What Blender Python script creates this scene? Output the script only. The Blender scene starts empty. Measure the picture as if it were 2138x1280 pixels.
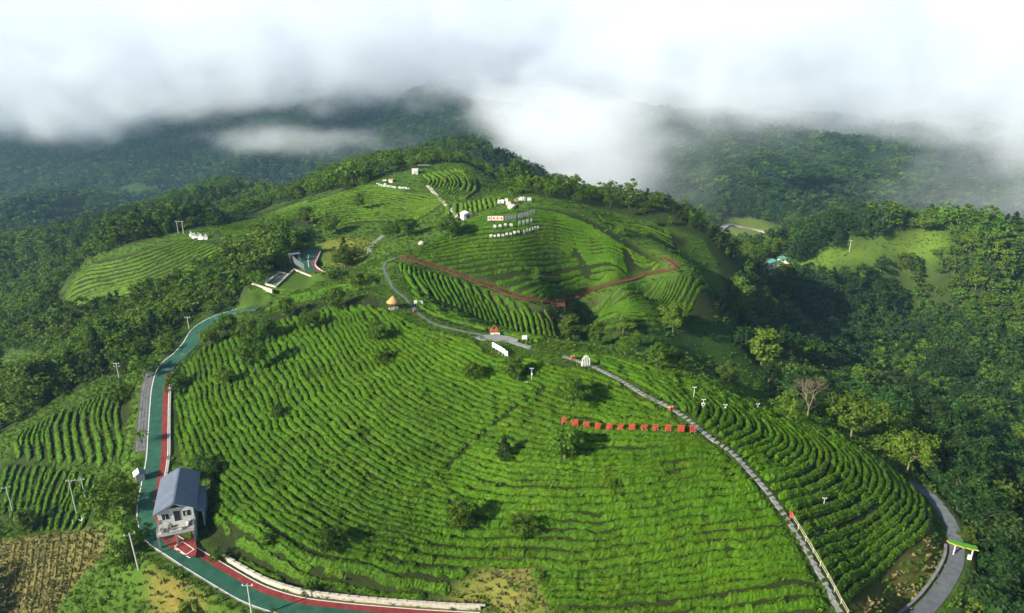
import bpy, bmesh, math, random
import numpy as np
from mathutils import Vector, Matrix

R = math.radians
rng = np.random.default_rng(7)
random.seed(7)
scene = bpy.context.scene
COL = scene.collection

# ------------------------------------------------------------------ camera, sky, sun, exposure
CAM_H = 80.0
PITCH = R(19.0)
FPX = 1424.0                      # focal length in pixels of the 2138 px wide frame
cam_data = bpy.data.cameras.new('camera')
cam_data.sensor_fit = 'HORIZONTAL'
cam_data.angle = 2 * math.atan(1069.0 / FPX)
cam_data.clip_start = 0.5
cam_data.clip_end = 20000
cam = bpy.data.objects.new('camera', cam_data)
cam.location = (0, 0, CAM_H)
cam.rotation_euler = (math.pi / 2 - PITCH, 0, 0)
COL.objects.link(cam)
scene.camera = cam

SUN_EL = R(26.0)
SUN_TRAVEL = Vector((0.83, 0.55, 0)).normalized()      # the light runs to the right and a little away
world = bpy.data.worlds.new('World')
scene.world = world
world.use_nodes = True
wn = world.node_tree.nodes
wl = world.node_tree.links
wn.clear()
w_out = wn.new('ShaderNodeOutputWorld')
w_bg = wn.new('ShaderNodeBackground')
w_sky = wn.new('ShaderNodeTexSky')
w_sky.sky_type = 'NISHITA'
w_sky.sun_disc = False
w_sky.sun_elevation = SUN_EL
w_sky.sun_rotation = math.atan2(-SUN_TRAVEL.x, -SUN_TRAVEL.y)
w_sky.air_density = 1.0
w_sky.dust_density = 1.0
w_bg.inputs['Strength'].default_value = 0.064
wl.new(w_sky.outputs[0], w_bg.inputs['Color'])
wl.new(w_bg.outputs[0], w_out.inputs['Surface'])

sun_data = bpy.data.lights.new('sun', 'SUN')
sun_data.energy = 5.0
sun_data.angle = R(0.6)
sun_data.color = (1.0, 0.93, 0.77)
sun = bpy.data.objects.new('sun', sun_data)
sun_dir = Vector((SUN_TRAVEL.x * math.cos(SUN_EL), SUN_TRAVEL.y * math.cos(SUN_EL), -math.sin(SUN_EL)))
sun.rotation_euler = sun_dir.to_track_quat('-Z', 'Y').to_euler()
sun.location = (-200, -100, 300)
COL.objects.link(sun)

scene.view_settings.view_transform = 'Standard'
scene.view_settings.look = 'None'
scene.view_settings.exposure = 1.2
scene.view_settings.gamma = 1.0
scene.view_settings.use_curve_mapping = False
cy = scene.cycles
cy.use_denoising = True
cy.use_adaptive_sampling = True
cy.adaptive_threshold = 0.03
try:
    cy.denoiser = 'OPENIMAGEDENOISE'
except Exception:
    pass
cy.max_bounces = 12
cy.diffuse_bounces = 2
cy.glossy_bounces = 2
cy.transmission_bounces = 2
cy.transparent_max_bounces = 8
cy.volume_bounces = 8
cy.sample_clamp_indirect = 6.0
cy.caustics_reflective = False
cy.caustics_refractive = False

# ------------------------------------------------------------------ pixel <-> place
CP, SP = math.cos(PITCH), math.sin(PITCH)

def ray(px, py):
    u = (np.asarray(px, float) - 1069.0) / FPX
    v = (640.0 - np.asarray(py, float)) / FPX
    return u, CP + v * SP, -SP + v * CP          # dx, dy, dz

def at_dist(px, py, Y):
    dx, dy, dz = ray(px, py)
    t = Y / dy
    return dx * t, Y + 0 * dx, CAM_H + dz * t

def at_z(px, py, z):
    dx, dy, dz = ray(px, py)
    t = (z - CAM_H) / dz
    return dx * t, dy * t, z

def project(x, y, z):
    zz = np.asarray(z) - CAM_H
    dep = np.asarray(y) * CP - zz * SP
    up = np.asarray(y) * SP + zz * CP
    dep_s = np.where(np.abs(dep) < 1e-3, 1e-3, dep)
    return 1069 + FPX * np.asarray(x) / dep_s, 640 - FPX * up / dep_s, dep

# ------------------------------------------------------------------ noise
def _hash(ix, iy, seed):
    n = (ix.astype(np.int64) * 374761393 + iy.astype(np.int64) * 668265263 + seed * 974711) & 0x7fffffff
    n = ((n ^ (n >> 13)) * 1274126177) & 0x7fffffff
    n = n ^ (n >> 16)
    return (n & 0xffff) / 65535.0

def vnoise(x, y, seed=0):
    x = np.asarray(x, float); y = np.asarray(y, float)
    ix = np.floor(x); iy = np.floor(y)
    fx = x - ix; fy = y - iy
    fx = fx * fx * fx * (fx * (fx * 6 - 15) + 10); fy = fy * fy * fy * (fy * (fy * 6 - 15) + 10)
    a = _hash(ix, iy, seed); b = _hash(ix + 1, iy, seed)
    c = _hash(ix, iy + 1, seed); d = _hash(ix + 1, iy + 1, seed)
    return (a + (b - a) * fx) * (1 - fy) + (c + (d - c) * fx) * fy

def fbm(x, y, octv=4, seed=0):
    s = 0; a = 1.0; t = 0
    for k in range(octv):
        s = s + a * (vnoise(x, y, seed + 17 * k) * 2 - 1); t += a
        x = x * 2.03 + 11.3; y = y * 2.03 + 5.7; a *= 0.5
    return s / t

# ------------------------------------------------------------------ terrain: thin plate surface through surveyed points
# (pixel x, pixel y, height) for near ground, (pixel x, pixel y, None, distance) further out
CTRL_Z = [
    # road round the foot of the hill
    (300,1110,0),(345,1130,0),(560,1260,-2),(900,1275,-3),(700,1275,-2.5),(320,950,.5),(335,790,2),(390,735,4),(460,662,7),(420,1190,-1),
    # ground below the road
    (150,900,-10),(30,930,-16),(270,830,-3),(100,1050,-14),(200,1040,-9),(0,1200,-16),(200,1200,-8),(340,1230,-4),(100,1280,-13),
    (450,1280,-7),(0,1040,-20),(280,1000,-2.5),(250,930,-5),
    # the main face
    (1100,1240,-1),(800,1230,-1),(1000,1000,7.2),(1000,850,13.5),(1030,712,20),(1000,1130,2),(1180,745,19.5),(1300,800,18),(1400,850,16.5),
    (1450,890,15),(1530,945,12.5),(1640,1080,7.5),(1700,1180,3),(1755,1280,-1),(1300,1250,0),(1450,1100,6.5),(1300,1000,9.8),(1300,900,14),
    (600,1150,2),(450,1000,3.2),(420,850,4),(600,1000,5.8),(600,850,8),(600,720,11),(500,720,8),(750,850,11.5),(800,720,16),(820,640,20),
    (700,640,15.5),(640,600,15),(430,1110,1.2),(480,1200,-.5),(1500,1250,.5),(1600,1180,3.5),(1150,880,14.5),(900,720,18.2),(950,690,19.8),
    # ground up and left
    (720,570,18),(655,535,18),(580,590,13),(560,505,18),(410,492,15),(300,560,6),(150,600,-4),(200,520,4),(130,640,-12),(450,600,8),
    (300,680,-4),(150,720,-18),(0,700,-30),(100,800,-18),(0,850,-25),(250,730,-4),(400,640,3),(520,640,9.5),
    # second hill
    (805,550,23),(840,535,24.5),(940,480,29),(920,565,21),(1000,595,18),(1100,625,15),(1160,638,12.5),(1290,592,17),(1410,562,19),(1385,540,20.5),
    (1350,640,6.5),(1480,600,10),(1250,680,2),(1500,680,-6),(1170,690,5),(1050,650,12),(950,620,16.5),
    # east flank and the foot path on the right
    (1600,900,11),(1750,950,5),(1850,1000,0),(1930,1080,-6),(1800,1150,-1.5),(1850,1250,-7),(1960,1080,-8.5),(1990,1150,-9.5),(1940,1270,-11),
    (1900,1010,-5),(1800,920,-2),(1690,880,2),(1500,800,12.5),(1600,850,7),(1350,745,11),(1480,750,-3),(1250,722,9),(1600,760,-15),
    (2100,1000,-28),(2138,1200,-22),(2050,900,-45),(1850,820,-40),(1700,760,-32),(1600,680,-30),(1900,700,-56),(2100,750,-56),(2050,1100,-16),(2080,1280,-18),
    (1620,570,-20),(1900,860,-34),
]
CTRL_Y = [
    (1080,425,238),(1000,440,241),(1150,425,239),(1230,440,245),(1100,530,215),(1280,530,220),(1300,470,246),(1400,480,252),(1480,500,258),(1560,560,275),
    (1100,702,184),(900,352,335),(975,346,340),(780,376,325),(650,415,320),(540,455,315),(800,450,272),(850,420,295),(850,470,262),(950,425,268),
    (700,500,252),(1050,400,320),(1030,375,345),(830,340,430),(700,370,430),(620,420,440),(480,400,520),(600,430,500),(300,460,500),(100,510,420),
    (0,480,700),(0,560,400),(100,430,1000),(300,330,1300),(300,250,1700),(600,230,1500),(800,260,1200),(950,260,1150),(0,330,1400),(0,250,1900),
    (2000,610,340),(1850,520,363),(1950,500,370),(1700,545,354),(2100,490,385),(2138,650,300),(1600,490,600),(1700,365,780),(1450,385,760),(1900,385,800),
    (1600,470,620),(1800,450,650),(2138,470,620),(1500,470,600),(1250,420,520),(1150,390,560),(1000,360,620),
    (2100,330,1000),(1300,300,1100),(1700,260,1300),(2100,200,1600),(1100,200,1800),(450,480,400),(350,500,380),(200,600,330),
]
EXTRA = [  # plain world anchors (x, y, z) beyond the frame
    (0,60,-9),(60,60,-12),(-60,60,-10),(0,0,-22),(120,0,-40),(-150,0,-40),(150,60,-34),(-150,70,-26),(0,-150,-40),(300,-150,-60),(-300,-150,-60),
    (-300,150,-50),(-420,300,-60),(300,150,-55),(420,300,-40),(-700,300,-100),(700,300,-60),(-900,900,-110),(900,900,-40),(-1500,1500,-60),(1500,1500,40),
    (0,2400,120),(-1200,2600,90),(1200,2600,120),(-2200,2000,60),(2200,2000,80),(2200,600,10),(-2200,600,-60),(-2200,3400,220),(0,3400,240),(2200,3400,240),
    (260,480,-52),(120,420,-38),(60,520,-30),(0,640,-70),(-150,640,-80),(-300,800,-110),(150,800,-70),(0,900,-80),
    (200,450,-46),(300,450,-40),(390,440,-34),(250,530,-60),(150,450,-42),(350,560,-60),(450,560,-55),(120,520,-50),
    (-1500,-400,-80),(1500,-400,-80),
]
pts = []
for px, py, z in CTRL_Z:
    pts.append([float(v) for v in at_z(px, py, z)])
for px, py, Y in CTRL_Y:
    pts.append([float(v) for v in at_dist(px, py, Y)])
pts += [list(map(float, e)) for e in EXTRA]
PTS = np.array(pts)
S = 100.0

def _tps(r2):
    r2 = np.maximum(r2, 1e-12)
    return 0.5 * r2 * np.log(r2)

def fit_rbf(P, lam=0.0005):
    n = len(P); q = P[:, :2] / S
    d2 = ((q[:, None] - q[None]) ** 2).sum(-1)
    K = _tps(d2)
    far = np.clip((P[:, 1] - 100) / 300, 0, 4)
    K[np.arange(n), np.arange(n)] += lam * (1 + far * 6)
    Q = np.c_[np.ones(n), q]
    A = np.zeros((n + 3, n + 3)); A[:n, :n] = K; A[:n, n:] = Q; A[n:, :n] = Q.T
    sol = np.linalg.solve(A, np.r_[P[:, 2], 0, 0, 0])
    return q, sol

RQ, RS = fit_rbf(PTS)

def rbf(x, y):
    x = np.asarray(x, float); sh = x.shape
    q = np.c_[x.ravel(), np.asarray(y, float).ravel()] / S
    out = np.empty(len(q)); n = len(RQ)
    for i in range(0, len(q), 20000):
        b = q[i:i + 20000]
        d2 = ((b[:, None] - RQ[None]) ** 2).sum(-1)
        out[i:i + 20000] = _tps(d2) @ RS[:n] + RS[n] + b @ RS[n + 1:]
    return out.reshape(sh)

def axis(fine0, fine1, step, lo, hi, grow=1.09, maxstep=40):
    mid = list(np.arange(fine0, fine1 + 1e-6, step))
    s = step; a = mid[-1]; up = []
    while a < hi:
        s = min(s * grow, maxstep); a += s; up.append(a)
    s = step; a = mid[0]; dn = []
    while a > lo:
        s = min(s * grow, maxstep); a -= s; dn.append(a)
    return np.array(dn[::-1] + mid + up)

GX = axis(-150, 150, 1.2, -2300, 2300)
GY = axis(78, 260, 1.2, -250, 3400, 1.06, 30)
XX, YY = np.meshgrid(GX, GY)
# the surface on a coarser net first, then smooth upsampling keeps this quick
GZ = rbf(XX, YY)
dist_c = np.hypot(XX, YY)
farw = np.clip((YY - 430) / 500, 0, 1) + np.clip((np.abs(XX) - 330) / 400, 0, 1)
farw = np.clip(farw, 0, 1)
ridged = 1 - np.abs(fbm(XX / 330, YY / 330, 4, 3)) * 2
GZ = GZ + farw * (ridged - 0.45) * np.clip(30 + (YY - 400) * .05, 25, 110) * (1 - .85 * np.exp(-((XX - 420) / 330) ** 2 - ((YY - 700) / 260) ** 2)) * (1 - .6 * np.exp(-((XX + 80) / 250) ** 2 - ((YY - 1150) / 350) ** 2)) + farw * fbm(XX / 90, YY / 90, 3, 9) * 8
GZ = GZ + fbm(XX / 23, YY / 23, 3, 21) * 0.35

def height(x, y, Z=None):
    Z = GZ if Z is None else Z
    x = np.clip(np.asarray(x, float), GX[0], GX[-1] - 1e-6); y = np.clip(np.asarray(y, float), GY[0], GY[-1] - 1e-6)
    i = np.clip(np.searchsorted(GX, x, 'right') - 1, 0, len(GX) - 2)
    j = np.clip(np.searchsorted(GY, y, 'right') - 1, 0, len(GY) - 2)
    fx = (x - GX[i]) / (GX[i + 1] - GX[i]); fy = (y - GY[j]) / (GY[j + 1] - GY[j])
    return (Z[j, i] * (1 - fx) + Z[j, i + 1] * fx) * (1 - fy) + (Z[j + 1, i] * (1 - fx) + Z[j + 1, i + 1] * fx) * fy

_TY = np.concatenate([np.arange(50, 420, 0.75), np.geomspace(420, 3300, 500)])

def ground(px, py, ymin=0.0):
    """where the sight line through a pixel of the photograph meets the ground"""
    dx, dy, dz = ray(px, py)
    t = _TY[_TY > ymin] / dy
    X = dx * t; Y = dy * t; Z = CAM_H + dz * t
    g = Z - height(X, Y)
    k = np.argmax(g < 0)
    if not (g < 0).any():
        k = len(t) - 1
    if k == 0:
        k = 1
    a, b = t[k - 1], t[k]
    for _ in range(18):
        m = (a + b) / 2
        if CAM_H + dz * m < height(dx * m, dy * m): b = m
        else: a = m
    return np.array([dx * b, dy * b, float(height(dx * b, dy * b))])

def gline(pix, ymin=0.0):
    return np.array([ground(p[0], p[1], ymin) for p in pix])

def resample(P, step=None, n=None):
    P = np.asarray(P, float)
    # Catmull-Rom through the points, then even spacing
    Q = np.vstack([2 * P[0] - P[1], P, 2 * P[-1] - P[-2]])
    out = []
    for i in range(1, len(Q) - 2):
        t = np.linspace(0, 1, 12, endpoint=False)[:, None]
        a, b, c, d = Q[i - 1], Q[i], Q[i + 1], Q[i + 2]
        out.append(0.5 * (2 * b + (c - a) * t + (2 * a - 5 * b + 4 * c - d) * t ** 2 + (3 * b - 3 * c + d - a) * t ** 3))
    out.append(P[-1:])
    C = np.vstack(out)
    s = np.r_[0, np.cumsum(np.linalg.norm(np.diff(C[:, :2], axis=0), axis=1))]
    if n is None: n = max(2, int(round(s[-1] / step)) + 1)
    u = np.linspace(0, s[-1], n)
    return np.stack([np.interp(u, s, C[:, k]) for k in range(C.shape[1])], 1)

def smooth1(v, k):
    if k < 1: return v
    ker = np.ones(2 * k + 1) / (2 * k + 1)
    return np.convolve(np.pad(v, k, 'edge'), ker, 'valid')

def carve(P, half, blend):
    """level the ground along a line P (x, y, z)"""
    global GZ
    x0, x1 = P[:, 0].min() - half - blend, P[:, 0].max() + half + blend
    y0, y1 = P[:, 1].min() - half - blend, P[:, 1].max() + half + blend
    I = np.where((GX > x0) & (GX < x1))[0]; J = np.where((GY > y0) & (GY < y1))[0]
    sub = np.ix_(J, I)
    gx = XX[sub]; gy = YY[sub]
    best = np.full(gx.shape, 1e9); bz = np.zeros(gx.shape)
    for k in range(len(P)):
        d = (gx - P[k, 0]) ** 2 + (gy - P[k, 1]) ** 2
        m = d < best
        best[m] = d[m]; bz[m] = P[k, 2]
    d = np.sqrt(best)
    w = np.clip(1 - (d - half) / blend, 0, 1); w = w * w * (3 - 2 * w)
    GZ[sub] = GZ[sub] * (1 - w) + bz * w

def inside(px, py, poly):
    px = np.asarray(px, float); py = np.asarray(py, float)
    res = np.zeros(px.shape, bool)
    n = len(poly)
    for i in range(n):
        x0, y0 = poly[i]; x1, y1 = poly[(i + 1) % n]
        c = ((y0 > py) != (y1 > py))
        if y1 != y0:
            res ^= c & (px < (x1 - x0) * (py - y0) / (y1 - y0) + x0)
    return res
# ------------------------------------------------------------------ outlines of fields, roads and paths as seen in the photograph
ROAD_PX = [(1000,1300),(840,1292),(700,1280),(610,1266),(530,1240),(450,1200),(385,1158),(335,1122),(316,1090),(313,1055),(320,1010),(328,950),(331,900),(333,850),(337,800),(350,766),(378,738),(398,715),(416,690),(440,672),(465,659),(500,648),(540,640)]
RIDGE_PX = [(1757,1290),(1730,1235),(1700,1180),(1668,1125),(1640,1080),(1600,1025),(1565,985),(1530,948),(1490,920),(1462,898),(1435,876),(1400,852),(1350,828),(1290,792),(1235,765),(1180,746)]
FOOT_PX = [(1900,1300),(1945,1260),(1985,1200),(1998,1155),(1988,1110),(1965,1068),(1935,1030),(1900,1000)]
UPPER_PX = [(1110,730),(1080,720),(1040,708),(1000,698),(960,690),(910,678),(880,660),(858,638),(845,622),(822,604),(812,585),(803,565),(803,552),(818,542),(838,533)]
BOARD_PX = [(836,540),(880,552),(930,567),(985,588),(1040,608),(1100,627),(1160,638),(1185,630),(1230,611),(1290,591),(1350,575),(1412,563),(1400,550),(1384,540)]
STEPS_PX = [(1168,642),(1172,660),(1173,690)]
FIELDS = {
 'main': dict(guides=[
  [(815,655),(880,690),(980,715),(1060,745),(1150,765),(1250,790),(1340,830),(1420,872)],
  [(760,640),(820,700),(900,760),(980,800),(1060,830),(1170,868),(1300,888),(1445,897)],
  [(690,640),(740,720),(820,810),(920,870),(1030,905),(1170,930),(1330,935),(1500,938)],
  [(600,665),(660,760),(740,860),(850,940),(980,990),(1130,1015),(1330,1010),(1560,985)],
  [(510,700),(560,800),(640,910),(760,1000),(900,1050),(1060,1075),(1300,1075),(1600,1040)],
  [(430,725),(470,850),(550,960),(660,1050),(800,1110),(1000,1140),(1300,1140),(1640,1095)],
  [(375,760),(410,900),(480,1020),(590,1110),(740,1170),(950,1200),(1300,1200),(1680,1150)],
  [(345,850),(370,980),(430,1090),(540,1180),(700,1235),(950,1260),(1300,1265),(1720,1220)],
  [(325,980),(370,1090),(470,1210),(640,1275),(950,1310),(1300,1320),(1760,1290)]],
  poly=[(815,652),(900,690),(985,708),(1010,735),(1060,755),(1100,750),(1170,757),(1235,775),(1290,802),(1340,836),(1395,866),(1430,888),(1490,932),(1552,985),(1600,1040),(1632,1090),(1668,1145),(1715,1240),(1735,1290),(1200,1290),(1140,1260),(1100,1190),(1040,1180),(960,1205),(930,1250),(780,1250),(650,1238),(560,1220),(480,1185),(425,1145),(415,1100),(440,1020),(420,960),(365,960),(358,880),(365,800),(380,765),(420,720),(470,685),(560,655),(640,632),(700,622),(790,615)]),
 'east': dict(guides=[
  [(1418,868),(1414,862),(1400,850),(1372,832),(1315,800),(1255,772),(1195,746)],
  [(1440,878),(1448,866),(1444,848),(1415,822),(1350,786),(1270,755),(1200,738)],
  [(1484,904),(1514,887),(1522,872),(1505,850),(1447,815),(1370,780),(1280,748)],
  [(1533,943),(1580,930),(1603,908),(1590,884),(1540,846),(1460,808),(1380,778)],
  [(1590,1000),(1650,985),(1690,955),(1680,920),(1620,875),(1540,836),(1450,800)],
  [(1640,1070),(1730,1040),(1785,1000),(1775,955),(1710,905),(1620,860),(1540,828)],
  [(1690,1135),(1800,1090),(1860,1040),(1850,990),(1790,938),(1700,890),(1610,850)],
  [(1730,1215),(1830,1145),(1905,1080),(1905,1025),(1850,965),(1760,912),(1670,875)],
  [(1770,1275),(1860,1190),(1945,1110),(1945,1045),(1890,985),(1820,935),(1740,895)]],
  poly=[(1190,740),(1240,757),(1300,787),(1360,820),(1405,845),(1442,872),(1500,915),(1545,950),(1610,1025),(1652,1085),(1690,1140),(1740,1230),(1768,1290),(1800,1268),(1870,1195),(1945,1110),(1945,1070),(1900,1012),(1830,955),(1760,910),(1640,860),(1540,822),(1440,792),(1330,760),(1220,733)]),
 'second': dict(guides=[
  [(945,478),(1000,455),(1060,442),(1110,440),(1180,452),(1240,475)],
  [(900,508),(980,482),(1060,472),(1130,467),(1210,480),(1290,510)],
  [(860,532),(960,515),(1060,505),(1150,495),(1240,505),(1340,535)],
  [(900,554),(990,540),(1080,532),(1170,525),(1270,530),(1380,548)],
  [(960,575),(1040,567),(1110,560),(1190,553),(1290,550),(1410,560)],
  [(1010,598),(1070,593),(1130,586),(1200,577),(1290,568),(1400,566)],
  [(1060,618),(1110,612),(1150,605),(1210,594),(1280,584),(1350,575)],
  [(1105,632),(1135,627),(1160,622),(1190,614),(1230,604),(1270,594)]],
  poly=[(846,533),(920,492),(960,472),(1040,440),(1110,432),(1200,446),(1260,472),(1340,520),(1385,546),(1398,560),(1290,585),(1230,605),(1180,625),(1150,632),(1100,620),(1000,588),(920,558)]),
 'below': dict(guides=[
  [(1205,632),(1290,603),(1360,588),(1430,573)],[(1215,652),(1300,630),(1380,608),(1470,590)],[(1235,672),(1320,655),(1410,635),(1505,622)],[(1265,697),(1350,685),(1430,670),(1525,657)]],
  poly=[(1200,634),(1300,602),(1425,573),(1470,587),(1515,630),(1525,662),(1400,682),(1270,698),(1205,680)]),
 'hollow': dict(guides=[
  [(825,548),(828,565),(850,600)],[(880,562),(885,587),(910,625)],[(940,582),(955,607),(975,650)],[(1000,602),(1020,637),(1040,683)],[(1060,625),(1085,660),(1095,698)],[(1110,640),(1140,670),(1150,705)],[(1160,650),(1166,680),(1168,705)]],
  poly=[(822,548),(880,562),(940,580),(1000,602),(1100,638),(1160,650),(1163,705),(1100,698),(1000,668),(920,640),(860,605)]),
 'saddle': dict(guides=[[(855,602),(905,640),(985,668),(1070,695),(1140,710)],[(868,640),(910,664),(985,684),(1060,704),(1130,722)]],
  poly=[(850,600),(905,636),(985,664),(1070,692),(1140,708),(1120,722),(1060,704),(985,688),(915,670),(875,645)]),
 'third': dict(guides=[[(700,408),(760,390),(830,394),(890,398),(915,408)],[(640,428),(740,412),(830,415),(925,424)],[(640,450),(740,435),(830,438),(905,440)],[(660,482),(750,465),(820,462),(870,458)]],
  poly=[(600,440),(680,408),(740,392),(790,384),(860,402),(905,404),(930,422),(905,440),(880,458),(840,465),(790,462),(745,470),(690,470),(650,480),(600,470)]),
 'third_arc': dict(guides=[[(884,366),(897,378),(893,388)],[(905,361),(930,380),(918,400)],[(932,357),(962,382),(940,412)],[(962,353),(998,382),(975,418)]],
  poly=[(880,364),(960,352),(1005,384),(1010,405),(985,420),(940,412),(915,398),(890,388)]),
 'third_low': dict(guides=[[(935,430),(934,455)],[(970,424),(972,452)],[(1010,418),(1015,440)],[(1045,414),(1050,428)]],
  poly=[(930,432),(1000,414),(1050,412),(1050,428),(990,446),(935,456)]),
 'left': dict(guides=[[(395,500),(250,545),(140,592)],[(450,512),(320,572),(180,612),(132,640)],[(480,540),(380,590),(260,622),(180,640)]],
  poly=[(130,590),(200,545),(300,520),(390,500),(470,500),(480,540),(400,585),(330,600),(250,620),(160,640),(130,625)]),
 'terrace': dict(guides=[[(50,900),(35,925),(40,960)],[(110,870),(95,910),(100,965)],[(165,845),(150,890),(165,972)],[(215,825),(200,870),(215,930),(220,975)],[(270,812),(250,870),(258,930),(252,962)]],
  poly=[(20,940),(50,895),(120,860),(200,828),(270,806),(280,840),(262,900),(256,955),(215,975),(160,970),(90,965),(30,958)]),
 'lower_terrace': dict(guides=[[(20,975),(5,1010),(-10,1070)],[(75,975),(60,1020),(45,1095)],[(130,985),(110,1040),(95,1112)],[(165,990),(150,1050),(120,1112)],[(205,1000),(190,1050),(165,1115)]],
  poly=[(0,965),(40,960),(110,980),(198,994),(200,1050),(188,1110),(80,1112),(0,1095)]),
 'mid_left': dict(guides=[[(455,478),(560,446),(655,416)],[(475,500),(570,474),(650,446)]],
  poly=[(440,492),(470,468),(560,436),(645,412),(650,440),(600,472),(560,488),(500,500)]),
 'shoulder': dict(guides=[[(1245,447),(1320,464),(1400,488)],[(1260,464),(1340,488),(1410,520)]],
  poly=[(1240,446),(1320,462),(1400,486),(1440,505),(1410,525),(1340,492),(1260,468)]),
 'upper': dict(guides=[[(500,655),(590,628),(690,605),(780,590)],[(560,655),(640,632),(720,615),(800,600)]],
  poly=[(500,650),(590,625),(690,600),(790,580),(800,605),(700,620),(640,630),(560,652)]),
}
# ------------------------------------------------------------------ mesh helpers
def mesh_np(name, V, F, mats=(), smooth=True, attrs=None, fmat=None):
    """V (n,3); F (m,k) faces of one size, or a list of such arrays"""
    if isinstance(F, np.ndarray): F = [F]
    F = [f for f in F if len(f)]
    me = bpy.data.meshes.new(name)
    V = np.ascontiguousarray(V, np.float32)
    me.vertices.add(len(V)); me.vertices.foreach_set('co', V.ravel())
    loops = np.concatenate([f.ravel() for f in F]).astype(np.int32)
    sizes = np.concatenate([np.full(len(f), f.shape[1]) for f in F]).astype(np.int32)
    starts = np.r_[0, np.cumsum(sizes)[:-1]].astype(np.int32)
    me.loops.add(len(loops)); me.loops.foreach_set('vertex_index', loops)
    me.polygons.add(len(sizes)); me.polygons.foreach_set('loop_start', starts)
    try: me.polygons.foreach_set('loop_total', sizes)
    except Exception: pass
    me.polygons.foreach_set('use_smooth', np.full(len(sizes), smooth))
    if fmat is not None: me.polygons.foreach_set('material_index', np.asarray(fmat, np.int32))
    for m in mats: me.materials.append(m)
    if attrs:
        for k, a in attrs.items():
            if a.ndim == 2:
                at = me.attributes.new(k, 'FLOAT_COLOR', 'POINT')
                at.data.foreach_set('color', np.c_[a, np.ones(len(a))].astype(np.float32).ravel())
            else:
                at = me.attributes.new(k, 'FLOAT', 'POINT')
                at.data.foreach_set('value', a.astype(np.float32))
    me.update(calc_edges=True)
    me.validate()
    return me

class MB:
    """collects boxes, tubes, prisms and sheets into one mesh"""
    def __init__(s): s.v = []; s.f = []; s.n = 0
    def add(s, V, F):
        V = np.asarray(V, float).reshape(-1, 3)
        s.v.append(V); s.f += [[i + s.n for i in f] for f in F]; s.n += len(V); return s
    def box(s, c, d, rz=0.0, M=None):
        x, y, z = [k / 2 for k in d]
        V = np.array([[-x,-y,-z],[x,-y,-z],[x,y,-z],[-x,y,-z],[-x,-y,z],[x,-y,z],[x,y,z],[-x,y,z]])
        if M is not None: V = V @ np.asarray(M).T
        elif rz:
            cc, ss = math.cos(rz), math.sin(rz)
            V = np.c_[V[:,0]*cc - V[:,1]*ss, V[:,0]*ss + V[:,1]*cc, V[:,2]]
        return s.add(V + np.asarray(c), [[0,3,2,1],[4,5,6,7],[0,1,5,4],[1,2,6,5],[2,3,7,6],[3,0,4,7]])
    def tube(s, P, r, n=8, caps=True):
        P = np.asarray(P, float); m = len(P)
        r = np.broadcast_to(np.asarray(r, float), (m,))
        T = np.gradient(P, axis=0); T /= np.maximum(np.linalg.norm(T, axis=1, keepdims=True), 1e-9)
        up = np.where(np.abs(T[:, 2:3]) > .9, np.array([[1., 0, 0]]), np.array([[0, 0, 1.]]))
        A = np.cross(T, up); A /= np.linalg.norm(A, axis=1, keepdims=True); B = np.cross(T, A)
        a = np.arange(n) * 2 * math.pi / n
        V = (P[:, None] + r[:, None, None] * (A[:, None] * np.cos(a)[None, :, None] + B[:, None] * np.sin(a)[None, :, None])).reshape(-1, 3)
        F = [[i*n + k, i*n + (k+1) % n, (i+1)*n + (k+1) % n, (i+1)*n + k] for i in range(m-1) for k in range(n)]
        if caps: F += [list(range(n))[::-1], [(m-1)*n + k for k in range(n)]]
        return s.add(V, F)
    def prism(s, poly, z0, z1):
        n = len(poly); p = np.asarray(poly, float)
        V = np.vstack([np.c_[p, np.full(n, z0)], np.c_[p, np.full(n, z1)]])
        return s.add(V, [list(range(n))[::-1], list(range(n, 2*n))] + [[i, (i+1) % n, n+(i+1) % n, n+i] for i in range(n)])
    def lathe(s, prof, c=(0, 0, 0), n=12):
        prof = np.asarray(prof, float); a = np.arange(n) * 2 * math.pi / n; m = len(prof)
        V = np.stack([prof[:, :1]*np.cos(a), prof[:, :1]*np.sin(a), np.repeat(prof[:, 1:], n, 1)], -1).reshape(-1, 3) + np.asarray(c)
        F = [[i*n + k, i*n + (k+1) % n, (i+1)*n + (k+1) % n, (i+1)*n + k] for i in range(m-1) for k in range(n)]
        return s.add(V, F + [list(range(n))[::-1], [(m-1)*n + k for k in range(n)]])
    def mesh(s, name, mat, smooth=False):
        me = bpy.data.meshes.new(name)
        me.from_pydata(np.vstack(s.v).tolist(), [], s.f)
        if smooth: me.polygons.foreach_set('use_smooth', [True]*len(me.polygons))
        if mat: me.materials.append(mat)
        me.update(); return me
    def build(s, name, mat, parent=None, smooth=False):
        return link(name, s.mesh(name, mat, smooth), parent)

def link(name, data, parent=None):
    o = bpy.data.objects.new(name, data); COL.objects.link(o)
    if parent is not None: o.parent = parent
    return o

def tag(o, label=None, cat=None, group=None, kind=None):
    if label: o['label'] = label
    if cat: o['category'] = cat
    if group: o['group'] = group
    if kind: o['kind'] = kind
    return o

def empty(name, loc, rz=0.0):
    o = bpy.data.objects.new(name, None); COL.objects.link(o)
    o.empty_display_size = .3
    o.location = loc; o.rotation_euler = (0, 0, rz); return o

# ------------------------------------------------------------------ materials
def new_mat(name):
    m = bpy.data.materials.new(name); m.use_nodes = True
    return m, m.node_tree, m.node_tree.nodes, m.node_tree.links, m.node_tree.nodes['Principled BSDF']

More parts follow.
